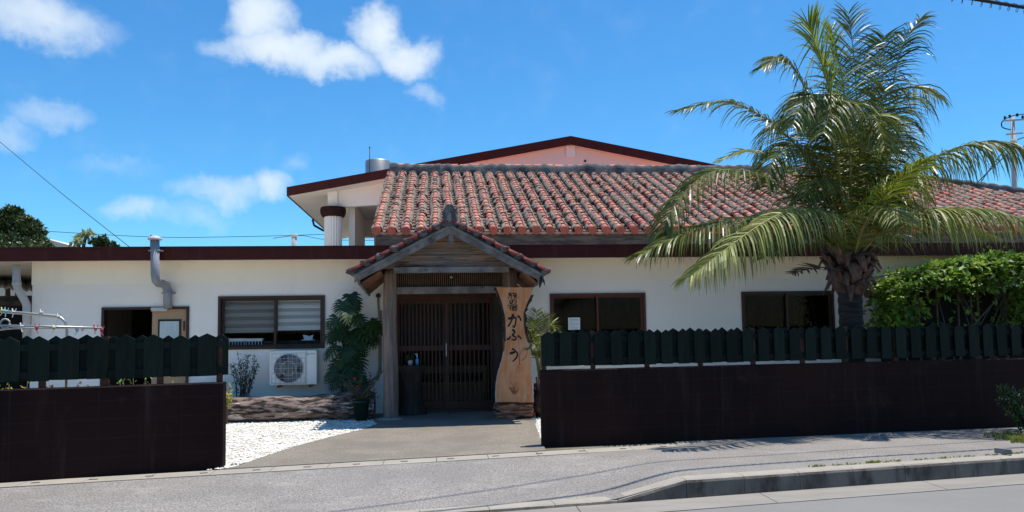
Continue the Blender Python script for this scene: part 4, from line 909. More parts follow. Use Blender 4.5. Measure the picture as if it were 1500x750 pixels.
# ================================================================== BOUNDARY WALLS AND PICKET FENCES
def wallthing(x0, x1, zt, label):
    n = 40; s = MB()
    fr = [(x, B(x)) for x in [lerp(x0, x1, i/n) for i in range(n+1)]]
    t = thing('boundary_wall', ((x0+x1)/2, B((x0+x1)/2), 0), label, 'wall', 'low walls along the pavement')
    def z(i): return zt+.004*noise.noise(Vector((fr[i][0]*2, 0, 0)))
    for i in range(n+1):
        x, y = fr[i]; s.v += [Vector((x, y, -.15)), Vector((x, y, z(i)-.012)), Vector((x-.0, y+.012, z(i))), Vector((x, y+.118, z(i))), Vector((x, y+.13, z(i)-.012)), Vector((x, y+.13, -.15))]
    for i in range(n):
        for k in range(5): s.f.append([i*6+k, (i+1)*6+k, (i+1)*6+k+1, i*6+k+1]); s.m.append(0); s.sm.append(False)
    s.f.append(list(range(6))); s.f.append([n*6+k for k in range(6)][::-1]); s.m += [0, 0]; s.sm += [False]*2
    s.build('wall', M['wallpaint'], t); return t
wallthing(-12, G(326, 686).x, .95, 'dark brown painted wall left of the entrance gap, nearest the drying poles')
wallthing(G(795, 655).x, 15, .965, 'dark brown painted wall right of the entrance gap, in front of the palm')
FW = .155
def fence(x0, x1, pitch, zb, zt, label, posts, posttops):
    t = thing('picket_fence', ((x0+x1)/2, B((x0+x1)/2), zb-.05), label, 'fence', 'dark green picket fences on top of the walls')
    def picket(x, dy, w_, j):
        y = B(x)+.03+dy; sl = (B(x+.1)-B(x-.1))/.2; z1 = zt+U(-.012, .012); z0 = zb+U(-.006, .006); lean = U(-.008, .008)
        a, b = x-w_/2, x+w_/2; pk = .05+U(-.006, .01)
        s = MB(); s.prism([(a, y-sl*w_/2, z0), (b, y+sl*w_/2, z0), (b+lean, y+sl*w_/2, z1-pk), (x+lean, y, z1), (a+lean, y-sl*w_/2, z1-pk)], (0, .018, 0)); s.build('picket', M['greenpaint'], t)
    n = int((x1-x0)/pitch); i = 0; x = x0+FW/2
    while x < x1-FW/2+.001:
        picket(x, 0, FW*(.97+U(-.04, .03)) if pitch < .24 else .185, 0)
        if x+pitch/2 < x1-.05: picket(x+pitch/2+U(-.01, .01), .055, .15, 1)
        x += pitch
    s = MB()
    for zr in (zb+.06, zt-.12):
        m = 12; s = MB()
        for k in range(m):
            xa, xb = lerp(x0, x1-.01, k/m), lerp(x0, x1-.01, (k+1)/m); s.beam((xa, B(xa)+.066, zr), (xb, B(xb)+.066, zr), .03, .07)
        s.build('rail', M['greenpaint'], t)
    
    for q, px in enumerate(posts):
        x = px; s = MB(); h = zt-.06+(.05 if q in posttops else 0); s.box((x-.03, B(x)+.082, zb-.08), (x+.03, B(x)+.125, h)); s.build('post', M['post'], t)
xL1 = G(328, 686).x
fence(xL1-.005-12*.268-5*.268, xL1, .268, W(326, 550, 9).z, W(326, 488.5, 9).z, 'dark green pointed picket fence on the wall left of the entrance gap', [W(px, 600, B(-4)).x for px in (56,)]+[W(px, 600, 8.7).x for px in (146, 222)]+[xL1-.08], (1,))
xR0 = W(796, 600, 9.81).x
def wx(px): 
    x = 2.
    for _ in range(20): x = W(px, 540, B(x)).x
    return x
fence(xR0, 11.5, .228, W(800, 537, 9.85).z, W(800, 484.5, 9.85).z, 'dark green pointed picket fence on the wall right of the entrance gap', [xR0+.03]+[wx(p) for p in (871, 951, 1030, 1108, 1181, 1245, 1319, 1375, 1440)]+[9.4, 10.1], (1, 3, 4, 6))

# small plants behind the left wall, seen through the gap below the pickets
def bushlet(px, h, r, m, label, n=160, y=None, name='garden_plant', seed=1, lf=.045):
    random.seed(seed*31+5); yy = y or B(W(px, 600, 8.8).x)+.5; c = W(px, 600, yy); t = thing(name, (c.x, yy, 0), label, 'plant')
    s, f = MB(), MB()
    for k in range(9):
        top = Vector((c.x+U(-r, r), yy+U(-r, r)*.6, h*U(.75, 1))); s.tube([(c.x+U(-.03, .03), yy, 0), lerp(Vector((c.x, yy, 0)), top, .5)+Vector((U(-.03, .03), 0, 0)), top], [.008, .006, .003], 5)
        for j in range(n//9):
            q = lerp(Vector((c.x, yy, 0)), top, U(.55, 1.02)); leafquad(f, q+rvec()*.03, rvec()+Vector((0, 0, .5)), rvec(), lf*U(.7, 1.4), lf*.5)
    s.build('stem', M['twig'], t); f.build('foliage', m, t); return t
bushlet(16, 1.02, .22, M['leafyl'], 'yellow-green plant behind the left wall near its outer end', seed=2)
bushlet(95, 1.0, .25, M['twig'], 'dry twiggy plant peeking between the left wall and its pickets', seed=3)
bushlet(201, 1.03, .2, M['leafbr'], 'low leafy plant peeking over the left wall under the vent pipe', seed=4)
bushlet(262, 1.0, .1, M['leafyl'], 'small yellow sprig just above the left wall by the last pickets', n=60, seed=5)
bushlet(331, .62, .1, M['leafyl'], 'small plant with bright yellow leaves beside the end of the log', n=110, y=13.2, seed=6, lf=.06)

# ================================================================== PALM
YPm = 11.2
pb = W(1248, 470, YPm)
palm = thing('palm_tree', (pb.x, YPm, 0), 'coconut palm with drooping green fronds behind the right-hand fence', 'palm tree')
s = MB(); n = 22; zt = W(1248, 378, YPm).z; m = 60; r0 = (W(1262, 460, YPm).x-W(1233, 460, YPm).x)/2
for i in range(m+1):
    t = i/m; z = zt*t; r = r0*(1.12-.1*t)*(1+.05*(1 if (i % 4) < 2 else 0))*(1+(.42*smooth((t-.86)/.14)))
    for k in range(n):
        a = 2*math.pi*k/n; q = 1+.05*noise.noise(Vector((math.cos(a)*2, math.sin(a)*2, z*4))); s.v.append(Vector((pb.x+math.cos(a)*r*q-.02*t, YPm+math.sin(a)*r*q, z)))
for i in range(m):
    for k in range(n): s.f.append([i*n+k, i*n+(k+1) % n, (i+1)*n+(k+1) % n, (i+1)*n+k]); s.m.append(0); s.sm.append(False)
s.build('trunk', M['trunk'], palm)
random.seed(11)
s = MB(); zc = W(1248, 403, YPm).z
z_lo, z_hi = W(1248, 428, YPm).z, W(1248, 365, YPm).z
for k in range(44):                                     # old leaf bases wrapped round the neck
    a = k*2.4; t = k/44; z = lerp(z_lo, z_hi, t); r = r0*(1.1+.55*math.sin(min(1, t*1.25)*math.pi*.62)); o = Vector((math.cos(a), math.sin(a), 0)); sd_ = Vector((-math.sin(a), math.cos(a), 0))
    c = Vector((pb.x, YPm, z)); w0 = U(.06, .10); ln = U(.16, .34); tilt = U(-.3, .5)
    pts = []
    P = [c+o*(r*.6)+Vector((0, 0, -.10)), c+o*(r*.95)+Vector((0, 0, .0)), c+o*(r*1.25+.02)+sd_*tilt*.1+Vector((0, 0, ln*.55)), c+o*(r*1.35+U(0, .1))+sd_*tilt*.16+Vector((0, 0, ln*.9))]
    if random.random() < .5: P[2].z -= ln*.7; P[3].z -= ln*1.9; P[3] += o*.06
    s.tube(P, [w0*1.1, w0, w0*.8, w0*.35], 7, flat=.45, jit=.16)
s.build('leaf_sheath', M['boot'], palm)
def bez(pts, t):
    n = len(pts)-1; x = t*n; i = min(int(x), n-1); f = x-i
    p0, p1, p2, p3 = pts[max(i-1, 0)], pts[i], pts[i+1], pts[min(i+2, n)]
    return .5*((2*p1)+(p2-p0)*f+(2*p0-5*p1+4*p2-p3)*f*f+(3*p1-p0-3*p2+p3)*f**3)
def frond(parent, pts, Lm=.6, grav=1., n=70, r=.022, m=None, start=.16, lw=.034, spread=.9, miss=.04, upv=None, rm=None, segs=5, name='frond', tipang=.75):
    s = MB(); P = [bez(pts, i/24) for i in range(25)]
    s.tube(P, [lerp(r, r*.18, i/24) for i in range(25)], 6, 1, flat=.6)
    up0 = upv or Vector((0, -.25, 1))
    for i in range(n):
        t = lerp(start, .995, (i+.5)/n); c = bez(pts, t); d = (bez(pts, min(1, t+.01))-bez(pts, max(0, t-.01)))
        if d.length < 1e-6: continue
        d.normalize(); sd_ = d.cross(up0)
        if sd_.length < .25: sd_ = sd_+d.cross(Vector((0, 1, .2)))*.6
        sd_.normalize(); nn = sd_.cross(d); tt = (t-start)/(1-start)
        L_ = Lm*1.5*(.42+.58*math.sin(math.pi*min(1, .14+tt*.80))**.8)*(1-.45*tt**4)
        for sg in (-1, 1):
            if random.random() < miss: continue
            fw = lerp(.35, tipang*1.25, tt)+U(-.12, .12); dr = (sd_*sg*spread+d*fw+nn*U(-.02, .32)).normalized(); l = L_*U(.82, 1.08); p = c.copy(); gr = grav*1.25*U(.7, 1.4)
            w0 = lw*U(.8, 1.15); rows = []; wv = dr.cross(nn if abs(dr.dot(nn)) < .9 else d).normalized(); wv = Matrix.Rotation(U(-1.1, 1.1), 3, dr) @ wv
            kink = random.random() < .12
            for k in range(segs+1):
                q = k/segs; ww = w0*(.55+.9*q if q < .35 else .87*(1-((q-.35)/.65)**1.5))+.0015
                rows += [p+wv*ww/2, p-wv*ww/2]
                g_ = gr*(.12+.55*q)
                if kink and k == 2: g_ += 1.2
                dr = (dr+Vector((0, 0, -1))*g_*(l/segs)*3.0).normalized(); wv = (wv-dr*wv.dot(dr)).normalized(); p = p+dr*l/segs
            s.add(rows, [(2*k, 2*k+1, 2*k+3, 2*k+2) for k in range(segs)], 0)
    return s.build(name, [m or M['palmleaf'], rm or M['rachis']], parent)
def PX(l):
    out = []
    for q in l: out.append(W(q[0], q[1], YPm+(q[2] if len(q) > 2 else 0)))
    return out
PL, PP, PY = M['palmleaf'], M['palmpale'], M['palmyoung']
FR = [
 ([(1241,385),(1235,250,-.1),(1221,166,-.2),(1205,96,-.3),(1184,36,-.4)], .98, .6, 116, PY),
 ([(1243,385),(1250,270,.2),(1254,128,.3),(1243,18,.3)], .70, .9, 92, PL),
 ([(1242,385),(1240,250,.2),(1236,130,.2),(1218,44,.2)], .66, .8, 84, PY),
 ([(1244,385),(1262,250,.3),(1282,140,.4),(1296,52,.4)], .66, 1.1, 76, PL),
 ([(1246,385),(1276,270,.1),(1300,165,.1),(1320,72,.0),(1348,28,-.1)], .58, 1.9, 66, PL),
 ([(1246,385),(1282,240,.3),(1305,165,.4),(1335,128,.5),(1372,142,.6)], .62, 2.6, 46, PL),
 ([(1238,385),(1205,270),(1147,194),(1070,150),(992,162)], .46, 1.5, 96, PL),
 ([(1237,385),(1205,300,.5),(1147,240,.8),(1095,222,.9),(1052,236,1.)], .34, 1.2, 66, PP),
 ([(1236,385),(1200,320,-.2),(1154,280,-.4),(1090,250,-.6),(1030,258,-.7),(982,310,-.8),(972,345,-.8)], .50, 1.9, 110, PL),
 ([(1240,386),(1186,322,-.4),(1090,322,-.8),(1013,338,-1.),(936,374,-1.1)], .56, 1.9, 110, PL),
 ([(1240,386),(1215,322,-.5),(1173,305,-1.),(1122,324,-1.4),(1058,369,-1.7),(1010,406,-1.8)], .56, 2.6, 120, PP),
 ([(1246,386),(1300,300,-.2),(1359,238,-.5),(1416,212,-.7),(1474,210,-.9),(1530,238,-1.)], .66, 2.4, 116, PL),
 ([(1247,386,0),(1268,330,-.4),(1306,275,-.9),(1348,238,-1.3)], .52, 1.3, 84, PY),
 ([(1250,386,0),(1300,330,-.4),(1345,312,-.9),(1400,305,-1.2),(1474,313,-1.5),(1530,342,-1.6)], .60, 2.6, 116, PP),
 ([(1248,386,0),(1268,325,-.6),(1300,305,-1.1),(1318,325,-1.5)], .36, 1.6, 46, PP),
 ([(1240,385,0),(1228,240,-.3),(1207,150,-.6),(1180,145,-.9),(1160,185,-1.1)], .56, 2.2, 84, PL),
 ([(1244,385,0),(1246,250,-.3),(1240,165,-.7),(1222,150,-1.1),(1206,195,-1.4)], .56, 2.4, 84, PL),
 ([(1245,385,0),(1258,250,-.2),(1266,180,-.5),(1282,172,-.9),(1296,215,-1.1)], .52, 2.4, 76, PL),
 ([(1238,385,0),(1205,270,-.1),(1170,215,-.3),(1140,225,-.5),(1122,268,-.6)], .50, 2.2, 76, PL),
 ([(1238,385),(1214,220,.1),(1185,140,.1),(1150,88,.1),(1118,98,.1)], .50, 1.7, 76, PL),
 ([(1240,385,0),(1208,240,.7),(1172,180,1.2),(1130,190,1.7),(1105,240,2.)], .5, 1.8, 60, PL),
 ([(1246,385,0),(1282,250,.7),(1312,205,1.3),(1342,240,1.8),(1362,295,2.)], .5, 2., 60, PL),
 ([(1246,385,0),(1285,310,.2),(1325,290,.4),(1368,335,.5)], .5, 2.4, 66, PL),
 ([(1250,386,0),(1320,335,.4),(1385,320,.6),(1450,345,.8)], .48, 2.6, 76, PL),
 ([(1238,386,0),(1190,325,.3),(1130,310,.5),(1070,345,.6)], .46, 2.2, 76, PL),
 ([(1238,386,0),(1200,345,-.3),(1160,345,-.7),(1120,378,-1.)], .40, 2.0, 60, PL),
 ([(1244,385,0),(1262,270,.1),(1285,190,.0),(1296,130,-.1)], .5, 1.3, 60, PL),
 ([(1240,385,0),(1222,300,-.3),(1196,262,-.6),(1178,290,-.8)], .42, 2.4, 56, PL),
 ([(1245,385,0),(1262,300,-.2),(1285,262,-.4),(1306,285,-.6)], .44, 2.4, 56, PL),
]
random.seed(5)
for pts, Lm, gv, n, m in FR: frond(palm, PX(pts), Lm, gv, int(n*1.3), .024, m, lw=.024, miss=.1)
frond(palm, PX([(1238,398,-.15),(1212,392,-.3),(1185,394,-.4),(1160,402,-.5)]), .2, .6, 12, .02, M['boot'], .35, .04, rm=M['boot'], name='dead_frond')
s = MB(); s.tube(PX([(1262,412,-.1),(1285,406,-.2),(1312,401,-.3)]), [.03, .018, .006], 7); s.build('dead_petiole', M['postwood'], palm)
s = MB(); s.tube(PX([(1243,392),(1241,330),(1238,270)]), [.13, .085, .03], 10); s.build('crown_shaft', M['rachis'], palm)

# ================================================================== MONSTERA AND POTS
random.seed(21)
def monst_leaf(s, base, d, nrm, L_, mi=0):
    d = d.normalized(); sd_ = d.cross(nrm).normalized(); nn = sd_.cross(d); drop = Vector((0, 0, -1))
    def mid(t): return base+d*(L_*t)+drop*(L_*.22*t*t)
    for sg in (-1, 1):
        nf = 7
        for i in range(nf):
            t0 = -.12+1.0*i/nf; t1 = t0+1.0/nf*.62; prof = [.46, .56, .60, .56, .48, .36, .22][i]*L_; ang = [-.35, -.05, .2, .42, .62, .85, 1.1][i]
            dr = (sd_*sg*math.cos(ang)+d*math.sin(ang)+nn*.12)
            a, b = mid(max(t0, 0)), mid(max(t1, .02)+.04); wv = d*(L_*.5/nf)
            e = lerp(a, b, .5)+dr*prof+drop*prof*.28; mid_a = a+dr*prof*.55+drop*prof*.04-wv*.35; mid_b = b+dr*prof*.55+drop*prof*.04+wv*.25
            s.add([a, b, mid_b, e+wv*.55, e-wv*.4, mid_a], [(0, 1, 2, 5), (5, 2, 3, 4)], mi)
mo = thing('monstera', (W(505, 560, 13.95).x, 13.95, 0), 'tall dark green monstera with split leaves climbing the white wall beside the air conditioner', 'plant')
s, st = MB(), MB(); cX = W(505, 560, 13.95).x
spots = [(505, 462, .42, 0, .0), (535, 492, .36, .9, .3), (483, 478, .34, -.5, 0), (522, 478, .32, .5, 0), (488, 500, .36, -.6, 0), (512, 498, .4, .1, 0), (530, 515, .3, .7, 0), (480, 522, .36, -.7, 0), (505, 520, .4, 0, 0), (522, 535, .34, .4, 0), (483, 545, .36, -.5, 0), (503, 545, .38, .1, 0), (522, 556, .33, .5, 0), (487, 565, .33, -.4, 0), (508, 568, .36, 0, 0), (495, 455, .3, -.4, 0), (515, 452, .3, .35, 0), (495, 488, .36, -.2, 0), (500, 532, .36, -.2, 0), (516, 508, .36, .3, 0), (478, 500, .28, -.8, 0), (475, 560, .28, -.7, 0), (527, 570, .3, .6, 0), (539, 505, .28, .9, 0)]
for k in range(2):
    for (px, py, L_, ax, _) in spots+[(548, 486, .40, 1.1, 0), (546, 503, .34, .9, 0), (512, 446, .36, .1, 0)]:
        yy = 13.75+k*.2+U(-.12, .1); b = W(lerp(508, px, .72)+4+U(-3, 3), py-14+U(-3, 3), yy); d = Vector((ax+U(-.25, .25), -.35+U(-.2, .2), -.8+U(-.2, .3))); nrm = Vector((ax*.5+U(-.2, .2), -1, .6))
        monst_leaf(s, b, d, nrm, L_*U(.72, .9)); st.tube([(cX+U(-.06, .06), 14.0, max(.1, b.z-.35)), (lerp(cX, b.x, .6), 13.95, b.z-.05), b], [.012, .009, .007], 5)
s.build('foliage', M['monst'], mo); st.tube([(cX, 14.05, 0), (cX+.04, 14.07, .7), (cX-.03, 14.08, 1.5), (cX, 14.05, 1.9)], [.05, .045, .035, .02], 8); st.build('stem', M['leafdk'], mo)
# pot with red flowers
yy = 13.25; c = W(529, 600, yy); fp = thing('flower_pot_plant', (c.x, yy, 0.012), 'spiny twiggy plant with tiny red flowers in a dark green pot by the log end', 'plant')
s = MB(); hh = W(529, 586, yy).z; r1 = (W(541, 590, yy).x-W(517, 590, yy).x)/2; s.lathe((c.x, yy, .012), [(r1*.78, 0), (r1, hh-.05), (r1*1.08, hh-.05), (r1*1.08, hh-.012), (r1*.95, hh-.012), (r1*.9, hh-.05)], 20); s.build('pot', M['dkceramic'], fp)
s, f, fl = MB(), MB(), MB()
for k in range(26):
    b = Vector((c.x+U(-.06, .06), yy+U(-.05, .05), hh)); tip = W(U(500, 562), U(540, 585), yy+U(-.2, .25)); mdp = lerp(b, tip, .5)+Vector((U(-.06, .06), 0, U(-.02, .1))); s.tube([b, mdp, tip], [.008, .006, .003], 5)
    for j in range(16):
        q = lerp(mdp, tip, U(-.4, 1)); leafquad(f, q, rvec(), rvec(), U(.03, .06), .022)
for a, b in ((519, 554), (524, 566), (541, 546)):
    p = W(a, b, yy-.12); vs, fs = blob(p, (.018, .018, .014), 5, 8, .3, 30); fl.add(vs, fs)
s.build('stem', M['twig'], fp); f.build('foliage', M['leafdk'], fp); fl.build('flower', M['red'], fp)
# airy shrub against the wall
yy = 13.98; c = W(354, 575, yy); sh = thing('wall_shrub', (c.x, yy, 0), 'airy small-leaved shrub behind the log under the blind window', 'shrub')
s, f = MB(), MB()
for k in range(17):
    tip = W(354+U(-24, 24), lerp(518, 548, abs(U(-1, 1))), yy+U(-.1, .1)); b = Vector((c.x+U(-.08, .08), yy, 0.05)); md = lerp(b, tip, .55)+Vector((U(-.06, .06), 0, .04)); s.tube([b, md, tip], [.008, .006, .003], 5)
    for j in range(30):
        t = U(.35, 1.); q = bez([b, md, tip], t)+rvec()*.045; leafquad(f, q, rvec(), rvec(), U(.03, .055), .026)
s.build('stem', M['twig'], sh); f.build('foliage', M['leafdk'], sh)
# cycad-like palm beside the name board
yy = 13.2; c = W(790, 560, yy); cy = thing('young_palm', (c.x, yy, 0), 'young fan of palm fronds between the name board and the right-hand wall', 'plant')
for tipx, tipy, mx_, my, dep in ((770, 470, 780, 480, .1), (786, 455, 786, 480, .2), (800, 462, 795, 478, .1), (812, 480, 803, 480, -.1), (816, 505, 806, 490, -.2), (772, 492, 779, 488, -.2), (806, 470, 797, 490, .3), (783, 470, 783, 490, -.3), (778, 510, 784, 495, -.4), (800, 500, 798, 492, -.5), (765, 500, 776, 486, .3)):
    frond(cy, [Vector((c.x, yy, .55)), Vector((c.x+(tipx-790)*.002, yy, .95)), W(mx_, my, yy+dep*.6), W(tipx, tipy, yy+dep)], .20, .8, 30, .009, M['palmleaf'], .35, .013, segs=3)
s = MB(); s.tube([(c.x, yy, 0), (c.x, yy, .6)], [.07, .05], 10); s.build('trunk', M['trunk'], cy)
s = MB(); c = W(788, 580, 13.0)
for k in range(6): vs, fs = blob((c.x+U(-.06, .12), 13.05+U(-.05, .1), .1+k*.09), (U(.1, .18), .14, U(.07, .11)), 8, 12, .35, 4, k); s.add(vs, fs)
s.tube([(c.x-.02, 13, .1), (c.x+.04, 12.98, .45), (c.x+.0, 13.02, .68)], [.09, .06, .03], 8, jit=.2)
tag(s.build('driftwood_root', M['bark']), 'dark twisted driftwood root between the name board and the right-hand wall', 'driftwood')

# ================================================================== HEDGE ON TRELLIS (right)
random.seed(31)
hd = thing('climbing_hedge', (W(1400, 470, 13.2).x, 13.2, 0), 'bright green climber covering a trellis at the far right of the white wall', 'hedge')
f = MB(); topl = [(1282, 425), (1292, 408), (1310, 402), (1335, 397), (1352, 392), (1370, 388), (1395, 386), (1420, 380), (1445, 376), (1470, 378), (1500, 380), (1560, 378)]
def topy(px):
    for a, b in zip(topl, topl[1:]):
        if a[0] <= px <= b[0]: return lerp(a[1], b[1], (px-a[0])/(b[0]-a[0]))
    return 400
k = 0
while k < 9500:
    px = U(1282, 1560); ty = topy(px)+5*noise.noise(Vector((px*.08, 3, 0))); dep = U(-1, 1); py = ty+abs(random.gauss(0, 1))**1.2*22 if random.random() < .66 else U(ty, 500)
    if py > 505: continue
    # sparse lower middle: dark hollow with bars
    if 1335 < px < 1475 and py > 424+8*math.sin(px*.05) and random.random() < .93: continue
    if noise.noise(Vector((px*.045, py*.06, dep*.5))) < -.10 and random.random() < .85: continue
    yy = 13.2+dep*.55*(1 if py > ty+8 else .6)
    p = W(px, py, 13.2); p.y = yy; d = None; d = rvec()+Vector((0, -.5, .1)); leafquad(f, p, d, Vector((U(-.6, .6), -.4, 1)), U(.08, .17), U(.06, .10)); k += 1
for j in range(46):      # shoots above the outline
    px = U(1290, 1560); b = W(px, topy(px)+6, 13.2); b.y = 13.2+U(-.4, .4); tip = b+Vector((U(-.15, .15), U(-.1, .1), U(.06, .22)))
    for q in range(7): leafquad(f, lerp(b, tip, q/6)+rvec()*.03, rvec()+Vector((0, 0, .6)), rvec(), U(.05, .10), .05)
f.build('foliage', M['leafbr'], hd)
s = MB()
for px in (1345, 1372, 1403, 1422, 1432, 1470): c = W(px, 440, 13.3); s.box((c.x-.014, 13.29, 0), (c.x+.014, 13.32, W(px, topy(px)+14, 13.3).z))
for j in range(14):
    a = W(U(1290, 1540), 500, 13.2); b = W(U(1300, 1540), 420, 13.2); s.tube([(a.x, 13.3, 0), (lerp(a.x, b.x, .4), 13.25, .9), (b.x, 13.2, b.z)], [.02, .015, .008], 6)
s.build('stem', M['twig'], hd)
s = MB(); a, b = W(1285, 424, 13.75), W(1560, 470, 13.75); s.box((a.x, 13.7, .0), (b.x, 13.74, a.z)); s.build('gap_shade_sheet', M['black'], hd)  # black sheet added behind the leaves to paint the shade in the gaps

# shrub and grass at the right-hand end of the pavement
random.seed(41)
c = G(1508, 638); sh = thing('verge_shrub', (c.x, c.y, 0), 'dark glossy shrub at the right edge of the pavement by the wall', 'shrub')
f, s = MB(), MB()
for k in range(26):
    a = U(0, 6.28); tip = c+Vector((math.cos(a)*U(.1, .42), math.sin(a)*U(.1, .35), U(.25, .60))); s.tube([c, lerp(c, tip, .5)+Vector((0, 0, .05)), tip], [.012, .008, .004], 5)
    for j in range(42): q = lerp(c, tip, U(.3, 1.05))+rvec()*.06; leafquad(f, q, rvec()+Vector((0, 0, .7)), rvec(), U(.05, .09), .032)
f.build('foliage', M['leafdk'], sh); s.build('stem', M['twig'], sh)
gr = MB()
def tuft(c, n, h, r):
    for k in range(n):
        a = U(0, 6.28); q = Vector((c[0]+math.cos(a)*r*random.random()**.6, c[1]+math.sin(a)*r*.7*random.random()**.6, c[2])); d = Vector((U(-.5, .5), U(-.5, .5), 1)).normalized(); l = h*U(.5, 1.2); sd_ = Vector((math.cos(a), math.sin(a), 0))*.004
        m = q+d*l*.55; e = q+d*l+Vector((d.x*l*.5, d.y*l*.5, -.12*l)); gr.add([q-sd_, q+sd_, m+sd_*.8, m-sd_*.8, e], [(0, 1, 2, 3), (3, 2, 4)], 0)
for k in range(46): tuft((c.x+U(-.6, .9), c.y+U(-.65, .1), 0), 40, .10, .12)
for px, py, n in ((1352, 676, 3), (1348, 677, 1), (1378, 673, 1), (1362, 675, 1)): p = G(px-64, py+4); tuft((p.x, K(p.x)+.22, 0), 26*n, .035, .07)
for k in range(34):
    x = U(3.9, 6.3) if k < 24 else U(6.2, 6.9); tuft((x, K(x)+.21+U(-.01, .03), 0), 14, .03, .06)
for k in range(30):
    x = U(-2.3, -1.9); 
    if k < 6: tuft((x, DR(x)+.03, 0), 5, .02, .03)
kind(gr.build('verge_grass', M['grass'], origin=(0, 0, 0)), 'stuff')
a = G(1455, 666); s = MB(); s.beam((a.x, a.y-.02, .055), (a.x+.13, a.y-.12, .045), .06, .055); tag(s.build('broken_brick', M['brick']), 'dark grey broken brick piece lying on the kerb by the grass', 'brick')

# ================================================================== LAUNDRY POLES
random.seed(51)
YD = 9.3
ds = thing('drying_stand', (W(60, 600, YD).x, YD, 0), 'metal drying stand with bent tube behind the left picket fence', 'clothes rack')
s = MB(); s.tube([W(-60, 449, YD), W(0, 455.5, YD), W(82, 463, YD), W(90, 466, YD), W(96, 472, YD), W(98, 482, YD), W(98, 520, YD), Vector((W(98, 540, YD).x, YD, 0))], .016, 8)
s.tube([W(-60, 451, YD+.3), W(0, 457, YD+.3), W(85, 465, YD+.3)], .009, 6)
s.build('frame', M['steel'], ds)
s = MB(); s.tube([W(-60, 475, YD-.25), W(150, 480.5, YD-.25)], .013, 8); s.tube([W(-60, 489, YD-.1), W(20, 481, YD-.1), W(130, 480, YD-.1)], .009, 8); s.build('pole', M['steel'], ds)
s = MB(); c = W(11, 474, YD-.2); s.tube([c+Vector((0.0+.05*math.cos(t*.523), -.05, .05*math.sin(t*.523))) for t in range(13)], .01, 6); s.build('clip_ring', M['polec'], ds)
pegm = dict(red=mat('peg_red', (.55, .06, .10), rough=.4), white=mat('peg_white', (.75, .68, .62), rough=.4), blue=mat('peg_blue', (.25, .55, .65), rough=.4), yellow=mat('peg_yellow', (.7, .62, .3), rough=.4))
pegs = [(4, 454, 'yellow', -.01), (9, 455, 'blue', -.01), (20, 456, 'white', -.01), (32, 477, 'white', -.26), (54, 479, 'red', -.26), (61, 457, 'white', -.01), (79, 479, 'yellow', -.26), (86, 463, 'white', -.01), (113, 482, 'blue', -.1), (121, 481, 'white', -.1), (140, 480, 'red', -.26), (149, 482, 'red', -.26)]
where = ['on the upper tube nearest the photo edge', 'on the upper tube, second from the photo edge', 'on the upper tube above the clip ring', 'on the lower pole below the upper tube', 'on the middle of the lower pole', 'midway along the upper tube', 'on the lower pole beneath the tube bend', 'just before the bend of the upper tube', 'hanging low right of the bent tube', 'on the thin pole right of the bent tube', 'on the lower pole second from its right tip', 'at the right tip of the lower pole']
for (px, py, col_, dy), wh in zip(pegs, where):
    p = W(px, py, YD+dy); s = MB(); a = U(-.4, .4)
    for sg in (-1, 1):
        s.beam(p+Vector((sg*.005, 0, -.035)), p+Vector((sg*.022*math.cos(a), .01, .033)), .011, .009)
    s.tube([p+Vector((-.018, 0, -.004)), p+Vector((.018, 0, -.004))], .009, 6)
    s.beam(p+Vector((0, -.01, -.035)), p+Vector((U(-.03, .03), -.015, -.07)), .008, .006)
    o = tag(s.build('clothes_peg', pegm[col_]), f'{col_} plastic clothes peg {wh}', 'clothes peg', 'clothes pegs on the drying poles')

# ================================================================== NEIGHBOURS, TREES, POLES, WIRES
YN = 17
nh = thing('neighbour_house', (-12, YN, 0), 'low dark neighbouring house with grey corrugated roof at the left edge', 'house')
s = MB(); e0, e1, t0, t1 = W(-80, 410, YN), W(60, 425, YN), W(-80, 372, YN+3.), W(60, 409, YN+3.)
n = 46
for i in range(n+1):
    t = i/n; dz = .025*math.sin(i*1.9); s.v += [lerp(e0, e1, t)+Vector((0, 0, dz)), lerp(t0, t1, t)+Vector((0, 0, dz))]
for i in range(n): s.f.append([2*i, 2*i+2, 2*i+3, 2*i+1]); s.m.append(0); s.sm.append(True)
k0 = len(s.v); s.v += [v-Vector((0, 0, .05)) for v in s.v[:k0]]
for i in range(n): s.f.append([k0+2*i, k0+2*i+1, k0+2*i+3, k0+2*i+2]); s.f.append([2*i, k0+2*i, k0+2*i+2, 2*i+2]); s.m += [0, 0]; s.sm += [True, False]
s.build('roof', M['nroof'], nh)
s = MB(); s.tube([t0+Vector((0, 0, .05)), t1+Vector((0, 0, .05))], .09, 8, jit=.1); s.build('roof_ridge', M['tile_new'], nh)
s = MB(); s.box((e0.x, YN+.35, 0), (e1.x-.05, YN+.5, W(20, 432, YN).z)); s.box((e0.x, YN+.2, W(20, 447, YN).z), (e1.x-.02, YN+.34, W(20, 440, YN).z)); s.build('wall', mat('dark_stained_render', (.10, .085, .085), (.05, .045, .045), 3, .9), nh)
s = MB(); s.box((e0.x, YN+.25, 0), (e1.x-.4, YN+.348, W(20, 450, YN).z)); s.build('opening', M['black'], nh)
YB = 27; s = MB(); a, b, c, d = W(30, 340, YB), W(60, 347.5, YB), W(112, 362, YB), W(-40, 334, YB)
bh = thing('beige_building', (a.x, YB, 0), 'beige flat sloping roof edge behind the trees at the left', 'building')
s.prism([d, a, b, c, (c.x, YB, 2.4), (d.x, YB, 2.4)], (0, 4, 0)); s.box((d.x, YB+.05, 0), (c.x-.2, YB+3.9, 2.4)); s.build('wall', M['beige'], bh)
